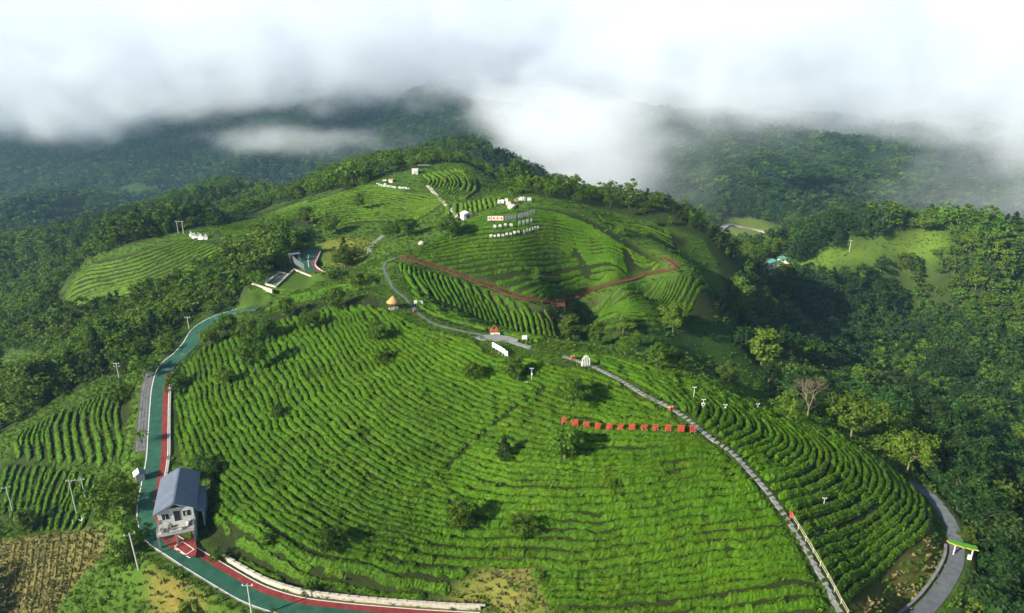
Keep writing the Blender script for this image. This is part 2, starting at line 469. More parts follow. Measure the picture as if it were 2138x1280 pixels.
def mixrgb(nt, fac, a, b, mode='MIX'):
    n = nt.nodes.new('ShaderNodeMix'); n.data_type = 'RGBA'; n.blend_type = mode
    for sock, v in ((n.inputs[0], fac), (n.inputs[6], a), (n.inputs[7], b)):
        if hasattr(v, 'default_value') or hasattr(v, 'links'): nt.links.new(v, sock)
        elif isinstance(v, (int, float)): sock.default_value = v
        else: sock.default_value = (*v, 1)
    return n.outputs[2]

def noise(nt, scale, detail=3, rough=.55, coord=None):
    n = nt.nodes.new('ShaderNodeTexNoise'); n.inputs['Scale'].default_value = scale
    n.inputs['Detail'].default_value = detail; n.inputs['Roughness'].default_value = rough
    if coord is not None: nt.links.new(coord, n.inputs['Vector'])
    return n.outputs['Fac']

def ramp(nt, fac, lo, hi):
    n = nt.nodes.new('ShaderNodeMapRange'); n.inputs[1].default_value = lo; n.inputs[2].default_value = hi
    nt.links.new(fac, n.inputs[0]); return n.outputs[0]

def worldpos(nt):
    return nt.nodes.new('ShaderNodeNewGeometry').outputs['Position']

def surf(name, c1, c2, scale=2.0, rough=.8, bump=.0, bscale=8.0, metal=0.0, obj=False, spec=.3):
    m, nt, N, L, b = new_mat(name)
    pos = nt.nodes.new('ShaderNodeTexCoord').outputs['Object'] if obj else worldpos(nt)
    cc = mixrgb(nt, ramp(nt, noise(nt, scale, 4, .6, pos), .3, .7), c1, c2)
    grime = mixrgb(nt, ramp(nt, noise(nt, scale * 5.3, 5, .7, pos), .35, .65), (.80, .79, .77), (1.12, 1.12, 1.12))
    L.new(mixrgb(nt, 1.0, cc, grime, 'MULTIPLY'), b.inputs['Base Color'])
    b.inputs['Roughness'].default_value = rough; b.inputs['Metallic'].default_value = metal
    b.inputs['Specular IOR Level'].default_value = spec
    if bump:
        bn = nt.nodes.new('ShaderNodeBump'); bn.inputs['Strength'].default_value = bump; bn.inputs['Distance'].default_value = .1
        L.new(noise(nt, bscale, 4, .6, pos), bn.inputs['Height']); L.new(bn.outputs[0], b.inputs['Normal'])
    return m

def leafmat(name, dark, mid, light, patch=.06, fine=1.3, rnd=.35, transl=.25, rough=.55):
    """foliage: broad drifts, clump to clump change and per plant change, thin leaves let some light through"""
    m, nt, N, L, b = new_mat(name)
    pos = worldpos(nt)
    a = mixrgb(nt, ramp(nt, noise(nt, fine, 3, .6, pos), .32, .68), dark, light)
    c = mixrgb(nt, ramp(nt, noise(nt, patch, 3, .6, pos), .35, .65), a, mid)
    c = mixrgb(nt, ramp(nt, noise(nt, .16, 4, .65, pos), .56, .74), c, mixrgb(nt, 1.0, c, (1.45, 1.15, 1.0), 'MULTIPLY'))
    oi = nt.nodes.new('ShaderNodeObjectInfo')
    hs = nt.nodes.new('ShaderNodeHueSaturation')
    v = nt.nodes.new('ShaderNodeMapRange'); v.inputs[3].default_value = 1 - rnd; v.inputs[4].default_value = 1 + rnd
    L.new(oi.outputs['Random'], v.inputs[0])
    dv = nt.nodes.new('ShaderNodeMapRange'); dv.inputs[1].default_value = .3; dv.inputs[2].default_value = .7; dv.inputs[3].default_value = .74; dv.inputs[4].default_value = 1.26
    L.new(noise(nt, .045, 4, .6, pos), dv.inputs[0]); vm = nt.nodes.new('ShaderNodeMath'); vm.operation = 'MULTIPLY'
    L.new(v.outputs[0], vm.inputs[0]); L.new(dv.outputs[0], vm.inputs[1]); L.new(vm.outputs[0], hs.inputs['Value'])
    h = nt.nodes.new('ShaderNodeMapRange'); h.inputs[3].default_value = .5 - rnd*.06; h.inputs[4].default_value = .5 + rnd*.05
    mm = nt.nodes.new('ShaderNodeMath'); mm.operation = 'FRACT'; m2 = nt.nodes.new('ShaderNodeMath'); m2.operation = 'MULTIPLY'; m2.inputs[1].default_value = 7.31
    L.new(oi.outputs['Random'], m2.inputs[0]); L.new(m2.outputs[0], mm.inputs[0]); L.new(mm.outputs[0], h.inputs[0]); L.new(h.outputs[0], hs.inputs['Hue'])
    L.new(c, hs.inputs['Color'])
    L.new(hs.outputs[0], b.inputs['Base Color']); b.inputs['Roughness'].default_value = rough
    b.inputs['Specular IOR Level'].default_value = .12
    t = nt.nodes.new('ShaderNodeBsdfTranslucent')
    L.new(mixrgb(nt, .5, hs.outputs[0], (.14, .28, .008)), t.inputs['Color'])
    ms = nt.nodes.new('ShaderNodeMixShader'); ms.inputs[0].default_value = transl
    L.new(b.outputs[0], ms.inputs[1]); L.new(t.outputs[0], ms.inputs[2])
    L.new(ms.outputs[0], N['Material Output'].inputs['Surface'])
    return m

M = {}
M['tea'] = leafmat('tea_leaf', (.020, .056, .0020), (.050, .128, .0030), (.076, .168, .0044), .035, 1.3, .10, .2, .6)
M['tea_tip'] = leafmat('tea_tip', (.050, .120, .003), (.092, .185, .005), (.135, .230, .007), .05, 2.2, .10, .3, .6)
M['tea_far'] = leafmat('tea_leaf_far', (.034, .080, .003), (.064, .135, .004), (.094, .175, .006), .05, .9, .10, .2)
M['straw'] = leafmat('dry_crop', (.12, .11, .035), (.17, .15, .05), (.24, .20, .08), .08, 2.0, .2, .2)
M['leaf_dark'] = leafmat('leaf_dark', (.015, .038, .008), (.022, .055, .010), (.034, .074, .012), .03, .5, .35, .2)
M['leaf_olive'] = leafmat('leaf_olive', (.038, .074, .006), (.056, .104, .008), (.082, .140, .011), .05, .6, .25, .22)
M['leaf_mid'] = leafmat('leaf_mid', (.034, .074, .005), (.052, .106, .007), (.078, .140, .010), .03, .6, .35, .22)
M['leaf_light'] = leafmat('leaf_light', (.050, .102, .009), (.072, .136, .012), (.104, .176, .017), .05, .7, .25, .3)
M['leaf_far'] = leafmat('leaf_far', (.010, .034, .010), (.020, .050, .012), (.030, .068, .014), .006, .08, .45, .2)
M['grass'] = leafmat('grass_blade', (.036, .085, .006), (.055, .120, .008), (.085, .145, .012), .05, .8, .2, .25)
M['bark'] = surf('bark', (.10, .08, .06), (.18, .15, .12), 3, .9, .4, 12)
M['bark_pale'] = surf('bark_pale', (.17, .13, .09), (.26, .20, .14), 3, .9, .3, 12)
M['concrete'] = surf('concrete', (.30, .30, .29), (.44, .43, .41), 1.2, .9, .25, 10)
M['concrete_dark'] = surf('concrete_dark', (.12, .125, .13), (.22, .22, .22), 1.0, .9, .25, 10)
M['slab'] = surf('path_slab', (.15, .16, .17), (.28, .28, .27), 1.6, .9, .3, 14)
M['asphalt'] = surf('path_asphalt', (.075, .085, .10), (.13, .14, .16), .9, .9, .2, 20)
M['road_green'] = surf('road_green_paint', (.010, .060, .038), (.030, .115, .074), .55, .75, .15, 30)
M['road_red'] = surf('road_red_paint', (.14, .018, .016), (.27, .045, .038), .7, .75, .15, 30)
M['white_paint'] = surf('white_paint', (.62, .62, .60), (.80, .80, .78), 2.5, .7)
M['stone_pale'] = surf('pale_stone', (.32, .30, .25), (.52, .48, .41), 2.2, .95, .6, 5)
M['wall_white'] = surf('white_render', (.42, .43, .44), (.62, .63, .64), .8, .85, .15, 12)
M['roof'] = surf('blue_grey_sheet', (.085, .105, .150), (.12, .145, .195), .5, .45, metal=.0, spec=.6)
M['dark'] = surf('dark_opening', (.010, .010, .012), (.02, .02, .022), 2, .4)
M['pole'] = surf('pole_concrete', (.36, .36, .34), (.50, .50, .47), 2, .85, .2, 12)
M['steel'] = surf('galvanised_steel', (.40, .42, .44), (.55, .57, .58), 3, .45, metal=.6)
M['red_paint'] = surf('red_paint', (.42, .045, .036), (.54, .070, .055), 3, .5)
M['wood_red'] = surf('red_brown_wood', (.095, .030, .018), (.16, .052, .030), 2.5, .8, .3, 14)
M['wood_pale'] = surf('pale_wood', (.36, .33, .24), (.50, .46, .34), 3, .8, .2, 14)
M['thatch'] = surf('thatch', (.30, .19, .08), (.45, .31, .14), 4, .95, .6, 16)
M['canopy_green'] = surf('canopy_green_sheet', (.060, .22, .012), (.085, .27, .018), 1.0, .5)
M['canopy_trim'] = surf('canopy_ochre_trim', (.50, .30, .05), (.62, .38, .08), 2, .6)
M['post_pink'] = surf('pinkish_post', (.50, .40, .36), (.66, .55, .50), 2, .8)
M['lettering'] = surf('white_lettering', (.58, .61, .57), (.72, .74, .70), 4, .6)
M['wire'] = surf('wire', (.03, .03, .03), (.05, .05, .05), 4, .6)
M['soil'] = surf('bare_soil', (.28, .17, .07), (.42, .28, .13), 1.5, 1.0, .5, 8)
M['panel_pink'] = surf('pale_pink_board', (.62, .50, .46), (.76, .64, .60), 1.2, .7)
M['panel_grey'] = surf('grey_slat', (.26, .27, .30), (.40, .41, .43), 2.0, .8)
M['blue'] = surf('blue_paint', (.03, .16, .30), (.05, .22, .36), 2, .6)
M['mint'] = surf('mint_sheet', (.06, .22, .18), (.10, .28, .23), 1, .6)

# ------------------------------------------------------------------ lines on the ground, levelled before anything is laid on it
def line_on(pix, step, sm, ymin=0.0):
    P = resample(gline(pix, ymin), step)
    P[:, 2] = smooth1(height(P[:, 0], P[:, 1]), sm)
    return P

road_L = line_on(ROAD_PX, 1.5, 6)
carve(road_L, 3.6, 3.5)
_k = int(np.argmin(np.hypot(road_L[:, 0] + 66, road_L[:, 1] - 103)))
ZH = float(road_L[_k, 2])                                   # level of the yard by the house
_w = np.exp(-((np.arange(len(road_L)) - _k) / 7.0) ** 2); road_L[:, 2] = road_L[:, 2] * (1 - _w) + ZH * _w
carve(road_L, 3.6, 3.5)
_up = road_L[(road_L[:, 1] > 135) & (road_L[:, 1] < 176)]
carve(_up, 5.2, 3.0)
HOUSE_U = np.array([.94, .34]); HOUSE_V = np.array([-.34, .94]); HOUSE_C = np.array([-62.8, 109.8])
hl = np.array([[*(HOUSE_C + HOUSE_V * t), 0.12] for t in np.linspace(-9, 5, 20)])
carve(hl, 4.6, 3.0)
yard = np.array([[-52 - k*.9, 100 - .2*k, ZH] for k in range(6)])
carve(yard, 2.2, 2.5)
carve(road_L, 3.0, 1.2)
foot_L = line_on(FOOT_PX, 1.5, 5); carve(foot_L, 2.6, 2.5)
ridge_L = line_on(RIDGE_PX, .95, 2); carve(ridge_L, .9, 1.6)
upper_L = line_on(UPPER_PX, 1.2, 3); carve(upper_L, 1.0, 1.6)
board_L = line_on(BOARD_PX, 1.0, 3); carve(board_L, .9, 1.5)
court_c = ground(652, 540); 
carve(np.array([[court_c[0] + a, court_c[1] + b, court_c[2]] for a in (-5, 0, 5) for b in (-9, -3, 3, 9)]), 4, 4)
farm_c = ground(588, 582)
carve(np.array([[farm_c[0] + a, farm_c[1] + b, farm_c[2]] for a in (-5, 0, 5) for b in (-7, -2, 3, 8)]), 4, 4)

# ------------------------------------------------------------------ where the ground is open (pixel outline, nearest and farthest distance)
CLEAR = [
 ([(300,790),(330,757),(400,700),(460,653),(560,622),(640,595),(700,585),(740,558),(790,528),(840,503),(900,470),(945,440),(1000,415),(1110,408),(1210,425),(1300,450),(1400,474),(1470,500),(1500,560),(1530,640),(1545,720),(1590,795),(1640,852),(1740,882),(1820,915),(1890,960),(1950,1020),(1985,1090),(2020,1160),(2010,1240),(1990,1330),(1960,1700),(-60,1700),(-60,950),(20,895),(100,845),(200,795),(260,785)], 20, 262),
 ([(120,600),(200,532),(300,505),(400,478),(480,470),(560,460),(540,500),(480,545),(400,592),(250,628),(150,648),(118,630)], 150, 330),
 ([(430,500),(470,462),(540,440),(640,412),(740,392),(800,368),(900,342),(990,338),(1045,375),(1070,415),(1000,440),(930,480),(880,505),(800,525),(740,548),(690,500),(650,500),(600,490)], 200, 360),
 ([(515,605),(600,560),(630,508),(690,498),(720,530),(700,575),(640,602),(570,622)], 180, 300),
 ([(1640,556),(1700,532),(1760,522),(1850,500),(1965,480),(1988,508),(1900,545),(1800,570),(1700,582)], 290, 430),
 ([(1585,545),(1645,532),(1640,570),(1625,600),(1600,585)], 260, 420),
 ([(1500,455),(1560,455),(1700,490),(1720,520),(1600,515),(1500,500)], 480, 720),
 ([(-40,728),(40,738),(130,748),(110,790),(-40,800)], 100, 330),
 ([(520,235),(620,245),(640,262),(540,268)], 1000, 2500), ([(90,440),(180,425),(200,440),(100,458)], 500, 1600), ([(230,395),(300,385),(330,400),(250,412)], 500, 1600),
 ([(172,728),(265,676),(288,690),(205,742)], 150, 330),
 ([(285,795),(325,742),(395,690),(440,655),(425,650),(370,690),(315,728),(262,780)], 120, 260),
 ([(60,770),(130,745),(170,760),(110,800)], 120, 300),
]
GZV = GZ
PXg, PYg, DPg = project(XX, YY, GZ)
open_mask = np.zeros(XX.shape, bool)
for poly, y0, y1 in CLEAR:
    open_mask |= inside(PXg, PYg, poly) & (YY > y0) & (YY < y1)
open_mask |= (YY < 90) & (np.abs(XX) < 70) & (YY > 40)

def is_open(x, y):
    px, py, d = project(x, y, height(x, y))
    r = np.zeros(np.shape(px), bool)
    for poly, y0, y1 in CLEAR:
        r |= inside(px, py, poly) & (y > y0) & (y < y1)
    return r

# ------------------------------------------------------------------ the ground sheet, coloured by what grows on it, with some shade painted in
def zone(poly, y0=0, y1=400):
    return inside(PXg, PYg, poly) & (YY > y0) & (YY < y1)
tint = np.zeros(XX.shape + (3,)); tint[:] = (.022, .038, .010)          # leaf litter under the woods
tint[open_mask] = (.045, .090, .012)                                     # rough grass
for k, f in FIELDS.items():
    tint[zone(f['poly'])] = (.016, .024, .007)  # dark litter, darkened further for the shade between hedges
tint[zone([(0,1130),(60,1125),(130,1112),(222,1105),(222,1160),(180,1190),(120,1260),(95,1330),(-60,1330),(-60,1140)])] = (.105, .105, .036)
tint[zone([(930,1255),(985,1200),(1060,1170),(1130,1185),(1150,1290),(920,1300)])] = (.11, .12, .028)
tint[zone([(560,1235),(700,1250),(930,1262),(930,1290),(560,1262)])] = (.15, .12, .04)
tint[zone([(1770,1290),(1870,1190),(1950,1105),(1985,1130),(1985,1190),(1900,1290)])] = (.105, .105, .022)
tint[zone([(300,1180),(360,1200),(430,1250),(420,1310),(320,1290)])] = (.13, .115, .030)
tint[zone([(670,505),(720,495),(790,500),(760,540),(690,560)], 200, 300)] = (.10, .115, .020)
tint[zone([(1640,552),(1700,530),(1850,498),(1965,478),(1985,505),(1900,532),(1700,562)], 300, 420)] = (.105, .175, .020)
tint[zone([(1500,455),(1560,455),(1700,490),(1720,520),(1600,515),(1500,500)], 480, 720)] = (.12, .16, .025)
tint[zone([(930,600),(1010,610),(1100,640),(1170,645),(1165,665),(1050,655),(960,630)])] = (.05, .038, .022)
tint[zone([(1170,640),(1230,625),(1310,602),(1300,625),(1220,660)])] = (.04, .045, .018)
tint[zone([(1175,700),(1270,700),(1400,685),(1525,665),(1550,720),(1600,800),(1640,850),(1560,815),(1440,775),(1330,745),(1200,722)], 150, 300)] = (.020, .050, .008)  # shade lying in the hollow, painted as a darker ground green
# soften the joins
for _ in range(1):
    t2 = tint.copy(); t2[1:-1, 1:-1] = (tint[1:-1, 1:-1] * 2 + tint[:-2, 1:-1] + tint[2:, 1:-1] + tint[1:-1, :-2] + tint[1:-1, 2:]) / 6; tint = t2
gm, nt, N, L, b = new_mat('ground_cover')
att = N.new('ShaderNodeAttribute'); att.attribute_name = 'tint'
pos = worldpos(nt)
c = mixrgb(nt, ramp(nt, noise(nt, .9, 5, .65, pos), .3, .7), att.outputs['Color'], mixrgb(nt, 1.0, att.outputs['Color'], (1.5, 1.45, 1.3), 'MULTIPLY'))
c = mixrgb(nt, ramp(nt, noise(nt, .12, 4, .6, pos), .55, .8), c, mixrgb(nt, 1.0, c, (1.35, 1.1, 1.0), 'MULTIPLY'))
L.new(c, b.inputs['Base Color']); b.inputs['Roughness'].default_value = 1.0; b.inputs['Specular IOR Level'].default_value = .1
bn = N.new('ShaderNodeBump'); bn.inputs['Strength'].default_value = .8; bn.inputs['Distance'].default_value = .35
L.new(noise(nt, 2.2, 5, .7, pos), bn.inputs['Height']); L.new(bn.outputs[0], b.inputs['Normal'])
nx, ny = len(GX), len(GY)
I_, J_ = np.meshgrid(np.arange(nx - 1), np.arange(ny - 1)); a_ = (J_ * nx + I_).ravel()
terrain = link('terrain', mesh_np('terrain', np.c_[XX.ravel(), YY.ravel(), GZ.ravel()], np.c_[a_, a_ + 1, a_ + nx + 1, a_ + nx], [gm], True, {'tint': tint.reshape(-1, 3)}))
tag(terrain, 'rolling green hills and valley ground under the tea garden', kind='structure')

# ------------------------------------------------------------------ tea rows
PITCH_M = 1.5
def row_lines(guides, pitch, step, fixed=False):
    G = [resample(gline(g)[:, :2], n=90) for g in guides]
    G = np.array(G); K = len(G)
    gap = [np.median(np.linalg.norm(G[i + 1] - G[i], axis=1)) for i in range(K - 1)]
    s = np.r_[0, np.cumsum(gap)]
    unit = pitch / 4
    nr = int(s[-1] / unit) + 1
    u = np.arange(nr) * unit
    # Catmull-Rom across the guides (chord spacing), point by point
    rows = np.empty((nr, G.shape[1], 2))
    ext = np.concatenate([[2 * G[0] - G[1]], G, [2 * G[-1] - G[-2]]])
    for r, uu in enumerate(u):
        k = min(np.searchsorted(s, uu, 'right') - 1, K - 2); t = (uu - s[k]) / max(s[k + 1] - s[k], 1e-6)
        a, b_, c_, d = ext[k], ext[k + 1], ext[k + 2], ext[k + 3]
        lin = b_ * (1 - t) + c_ * t
        cr = 0.5 * (2 * b_ + (c_ - a) * t + (2 * a - 5 * b_ + 4 * c_ - d) * t ** 2 + (3 * b_ - 3 * c_ + d - a) * t ** 3)
        rows[r] = .5 * lin + .5 * cr
    # perpendicular spacing of the unit lines decides which of them carry a hedge
    T = np.gradient(rows, axis=1); T /= np.maximum(np.linalg.norm(T, axis=2, keepdims=True), 1e-9)
    Nn = np.stack([-T[..., 1], T[..., 0]], -1)
    dr = np.gradient(rows, axis=0)
    sp = np.abs((dr * Nn).sum(-1)) + 1e-6
    lev = np.clip(np.round(np.log2(pitch / sp)), 0, 4).astype(int)
    if fixed: lev[:] = 2
    out = []
    for r in range(nr):
        keep = (r % (2 ** lev[r])) == 0
        if keep.any(): out.append((r, rows[r], keep, sp[r] * 2.0 ** lev[r]))
    return out

ORD = lambda n: '%d%s' % (n, 'th' if 10 <= n % 100 <= 20 else {1: 'st', 2: 'nd', 3: 'rd'}.get(n % 10, 'th'))
PROF = np.array([(-1.0, -.12), (-1.02, .42), (-.72, .86), (0.0, 1.0), (.72, .86), (1.02, .42), (1.0, -.12)])
TRI = [0]

def hedge_mesh(name, P, W, Hh, mat, leaves, lsize, seed):
    """one hedge along P (x, y): bumpy clipped body with a coat of loose leaf sprays"""
    n = len(P); k = len(PROF)
    T = np.gradient(P, axis=0); T /= np.maximum(np.linalg.norm(T, axis=1, keepdims=True), 1e-9)
    Nn = np.c_[-T[:, 1], T[:, 0]]
    s = np.r_[0, np.cumsum(np.linalg.norm(np.diff(P, axis=0), axis=1))]
    end = np.clip(np.minimum(s, s[-1] - s) / .6, .25, 1) ** .5
    lump = .68 + .48 * vnoise(P[:, 0] * .8, P[:, 1] * .8, 5) + .24 * vnoise(P[:, 0] * 2.6, P[:, 1] * 2.6, 6)
    low = np.clip((vnoise(P[:, 0] * .33 + 9, P[:, 1] * .33, 8) - .10) * 8, .45, 1)
    w = W * end * lump * (.6 + .4 * low); h = Hh * end * lump * low
    off = PROF[None, :, 0] * w[:, None]
    xy = P[:, None, :] + Nn[:, None, :] * off[..., None]
    g = height(xy[..., 0], xy[..., 1])
    z = g + PROF[None, :, 1] * h[:, None]
    V = np.concatenate([xy, z[..., None]], -1)
    j = rng.random(V.shape) - .5
    j[:, [0, -1]] *= .4
    V = V + j * np.array([.30, .30, .30]) * min(1.0, float(np.mean(W)) * 1.6)
    V = V.reshape(-1, 3)
    i = np.arange(n - 1)[:, None] * k + np.arange(k - 1)[None]
    F4 = np.stack([i, i + 1, i + k + 1, i + k], -1).reshape(-1, 4)
    caps = [np.array([list(range(k))]), np.array([[(n - 1) * k + q for q in range(k)][::-1]])]
    faces = [F4] + caps
    if leaves > 0:
        m = int(s[-1] * leaves)
        if m:
            vi = rng.integers(0, n - 1, m); q = rng.choice([1, 1, 2, 2, 3, 3, 4, 4, 5, 5], m)
            fr = rng.random((m, 1))
            C = V[vi * k + q] * (1 - fr) + V[(vi + 1) * k + q] * fr
            C = C + (rng.random((m, 3)) - .5) * [.3, .3, .16] + [0, 0, .05]
            d1 = rng.normal(size=(m, 3)); d1[:, 2] *= .6; d1 /= np.linalg.norm(d1, axis=1, keepdims=True)
            d2 = np.cross(d1, rng.normal(size=(m, 3))); d2 /= np.maximum(np.linalg.norm(d2, axis=1, keepdims=True), 1e-6)
            sz = lsize * (.6 + .8 * rng.random((m, 1)))
            Q = np.stack([C - d1 * sz, C + d2 * sz * .45, C + d1 * sz, C - d2 * sz * .45], 1).reshape(-1, 3)
            faces.append(len(V) + np.arange(m * 4).reshape(-1, 4))
            V = np.vstack([V, Q])
    TRI[0] += sum(len(f) * (f.shape[1] - 2) for f in faces)
    faces4 = [np.concatenate([f for f in faces if f.shape[1] == 4])]
    faces4 += [f for f in faces if f.shape[1] != 4]
    nb = len(F4); fm = np.zeros(sum(len(f) for f in faces4), int); fm[nb:len(faces4[0])] = (rng.random(len(faces4[0]) - nb) < .6)
    return mesh_np(name, V, faces4, [mat, M['tea_tip']], False, None, fm)

def band(P, d):   # distance of points to a polyline
    def f(x, y):
        q = np.c_[x, y]
        return np.sqrt(((q[:, None] - P[None, :, :2]) ** 2).sum(-1)).min(1) < d
    return f
KEEP_OFF = [band(road_L, 3.9), band(ridge_L, 1.35), band(foot_L, 2.6), band(upper_L, 1.5), band(board_L, 1.5), band(hl, 6.0), band(yard, 3.0)]
cut_px = [(1135,812),(1080,850),(1030,890),(985,930),(940,970),(890,1020)]
cut_L = resample(gline(cut_px), 1.0); KEEP_OFF.append(band(cut_L, .38))

STYLE = {  # pitch, half width, height, leaf sprays per metre, spray size, sample step, where it is, ordering words
 'main': (1.32, .42, .66, 40, .15, .34, 'on the broad main slope', 'down from the ridge'),
 'east': (1.46, .43, .85, 38, .15, .34, 'on the slope beyond the ridge path', 'out from the path bend'),
 'second': (2.05, .46, .58, 22, .12, .5, 'on the hill above the boardwalk', 'down from its top'),
 'below': (1.85, .42, .58, 18, .13, .5, 'below the red boardwalk', 'down from the boardwalk'),
 'hollow': (1.7, .50, .80, 5, .18, .6, 'in the shaded hollow', 'along from the upper path'),
 'saddle': (1.6, .55, .85, 7, .18, .6, 'beside the upper path', 'from the hollow'),
 'third': (2.7, .62, .50, 8, .18, .8, 'under the farthest white slogan', 'down from the slogan'),
 'third_arc': (2.0, .60, .85, 4, .22, .8, 'curving round the farthest hilltop', 'out from the white hut'),
 'third_low': (2.0, .60, .85, 4, .22, .8, 'by the far pale track', 'along from the pale track'),
 'left': (2.9, .66, .50, 8, .18, .8, 'on the spur among the woods', 'down from its crest'),
 'terrace': (1.75, .46, .85, 14, .2, .5, 'on the terrace below the railing', 'in from its far edge'),
 'lower_terrace': (1.75, .42, .75, 12, .2, .5, 'by the twin utility poles', 'in from its far edge'),
 'mid_left': (2.7, .62, .50, 8, .18, .8, 'on the slope left of the far hill', 'down from the crest'),
 'shoulder': (2.6, .6, .5, 6, .18, .8, 'on the far misty shoulder', 'down from the skyline'),
 'upper': (1.7, .6, .85, 6, .19, .6, 'at the head of the main slope', 'down from the top'),
}
hedges = []
for fk, f in FIELDS.items():
    pitch, W, Hh, lv, ls, step, where, order = STYLE[fk]
    pieces = []
    for r, line, keep, sp in row_lines(f['guides'], pitch, step, fk in ('second', 'below', 'mid_left', 'shoulder', 'left', 'third')):
        L3 = resample(np.c_[line, keep.astype(float), sp], step)
        x, y = L3[:, 0], L3[:, 1]
        wa, wb = (.85, .4) if fk in ('main', 'third', 'upper', 'lower_terrace') else (.45, .2)
        x = x + (vnoise(x * .2, y * .2, 41) - .5) * wa + (vnoise(x * .8, y * .8, 45) - .5) * wb; y = y + (vnoise(x * .2, y * .2, 43) - .5) * wa + (vnoise(x * .8, y * .8, 47) - .5) * wb
        px, py, dd = project(x, y, height(x, y))
        ok = inside(px, py, f['poly']) & (L3[:, 2] > .5)
        for kf in KEEP_OFF: ok &= ~kf(x, y)
        if fk == 'second': ok &= ~(inside(px, py, [(1188,520),(1200,518),(1238,575),(1222,582)]) & (vnoise(x * .5, y * .5, 3) > .3)) & ~(inside(px, py, [(1300,520),(1312,520),(1330,570),(1312,574)]) & (vnoise(x * .5, y * .5, 3) > .35))
        e = np.flatnonzero(np.diff(np.r_[0, ok.astype(int), 0]))
        for a, b2 in zip(e[::2], e[1::2]):
            if (b2 - a) * step < 2.6: continue
            pieces.append((r, np.c_[x, y][a:b2], np.clip(smooth1(L3[a:b2, 3], 6) / pitch, .62, 1.2), b2 - a))
    for q, (r, P, ws, ln) in enumerate(pieces):
        d = float(np.hypot(*(P.mean(0))))
        hedges.append((ln * step / d, fk, q + 1, P, W * ws, Hh * (.85 + .15 * ws), lv, ls, where, order))
hedges.sort(key=lambda h: -h[0])
rest = {}
for n_, (sz, fk, q, P, W, Hh, lv, ls, where, order) in enumerate(hedges):
    mt = M['tea'] if fk not in ('third', 'third_arc', 'third_low', 'left', 'shoulder', 'mid_left') else M['tea_far']
    me = hedge_mesh('tea_hedge', P, W, Hh, mt, lv, ls, n_)
    if n_ < 298:
        o = link('tea_hedge', me)
        tag(o, 'tea hedge %s, %s %s' % (where, ORD(q), order), 'tea hedge', 'tea hedges ' + where)
    else:
        rest.setdefault(fk, []).append(me)
if rest:
    bmj = bmesh.new()
    for lst in rest.values():
        for me in lst: bmj.from_mesh(me)
    me = bpy.data.meshes.new('short_tea_hedges'); bmj.to_mesh(me); bmj.free()
    me.materials.append(M['tea_far']); me.materials.append(M['tea_tip'])
    o = link('short_tea_hedges', me); tag(o, 'short ends of tea hedges filling the smaller plots', 'tea hedge', kind='stuff')

# ------------------------------------------------------------------ ribbons laid along lines
def normals(P):
    T = np.gradient(P[:, :2], axis=0); T /= np.maximum(np.linalg.norm(T, axis=1, keepdims=True), 1e-9)
    return T, np.c_[-T[:, 1], T[:, 0]]

def ribbon(name, P, o0, o1, z, mat, thick=.0, parent=None, base=None):
    """strip between two side offsets of a line; with thickness it is a slab"""
    _, Nn = normals(P); n = len(P)
    A = np.c_[P[:, :2] + Nn * o0, P[:, 2] + z]; B = np.c_[P[:, :2] + Nn * o1, P[:, 2] + z]
    V = np.stack([A, B], 1).reshape(-1, 3); i = np.arange(n - 1) * 2
    F = [np.stack([i + 1, i, i + 2, i + 3], 1)]
    if thick:
        V2 = V.copy(); V2[:, 2] -= thick; m = len(V); V = np.vstack([V, V2])
        F.append(np.stack([i, m + i, m + i + 2, i + 2], 1)); F.append(np.stack([m + i + 1, i + 1, i + 3, m + i + 3], 1))
        e = 2 * (n - 1)
        F.append(np.array([[0, 1, m + 1, m], [e + 1, e, m + e, m + e + 1]]))
        F = [np.concatenate(F)]
    return link(name, mesh_np(name, V, F, [mat], False), parent)

def sub(P, f0, f1):
    n = len(P); return P[int(f0 * (n - 1)):int(f1 * (n - 1)) + 1]

# road
road = ribbon('road', road_L, 2.35, -2.25, .15, M['concrete_dark'], .5); tag(road, kind='structure')
ribbon('green_lane', road_L, 2.2, -.75, .156, M['road_green'], 0, road)
k_red = int(np.argmin(np.abs(road_L[:, 1] - 171)))
red_P = road_L[:k_red + 1]
ribbon('red_lane', red_P, -.75, -2.15, .158, M['road_red'], 0, road)
ribbon('green_lane', road_L[k_red:], -.74, -2.15, .157, M['road_green'], 0, road)
ribbon('edge_line', road_L, 2.22, 2.06, .163, M['white_paint'], 0, road)
ribbon('edge_line', red_P, -1.98, -2.12, .165, M['white_paint'], 0, road)
k0 = int(np.argmin(np.abs(road_L[:, 1] - 131))); k1 = int(np.argmin(np.abs(road_L[:, 1] - 171)))
kerb = ribbon('kerb', road_L[k0 - 6:k1], -2.3, -2.6, .34, M['concrete'], .7, road)
strip_P = road_L[k0 + 2:k1 + 1]
strip = ribbon('pavement', strip_P, 4.5, 2.36, .14, M['concrete_dark'], .5); tag(strip, kind='structure')

def fence_line(name, P, off, hgt, spacing, post_r, rails, mat, label, cat, rail_r=.035, zoff=0.0):
    root = empty(name, (*P[0, :2], P[0, 2])); o = np.array([P[0, 0], P[0, 1], P[0, 2]])
    _, Nn = normals(P); Q = np.c_[P[:, :2] + Nn * off, P[:, 2] + zoff]
    Q = resample(Q, spacing)
    pm = MB().tube([[0, 0, -.4], [0, 0, hgt]], [post_r, post_r], 6).mesh('post', mat)
    for q in Q:
        p = link('post', pm, root); p.location = q - o
    for r in rails:
        MB().tube(Q - o + [0, 0, r], rail_r, 5).build('rail', mat, root)
    return tag(root, label, cat)
fence_line('road_railing', strip_P, 4.45, 1.15, 2.0, .07, (.45, .75, 1.1), M['bark'], 'grey railing along the outer edge of the painted road', 'railing')

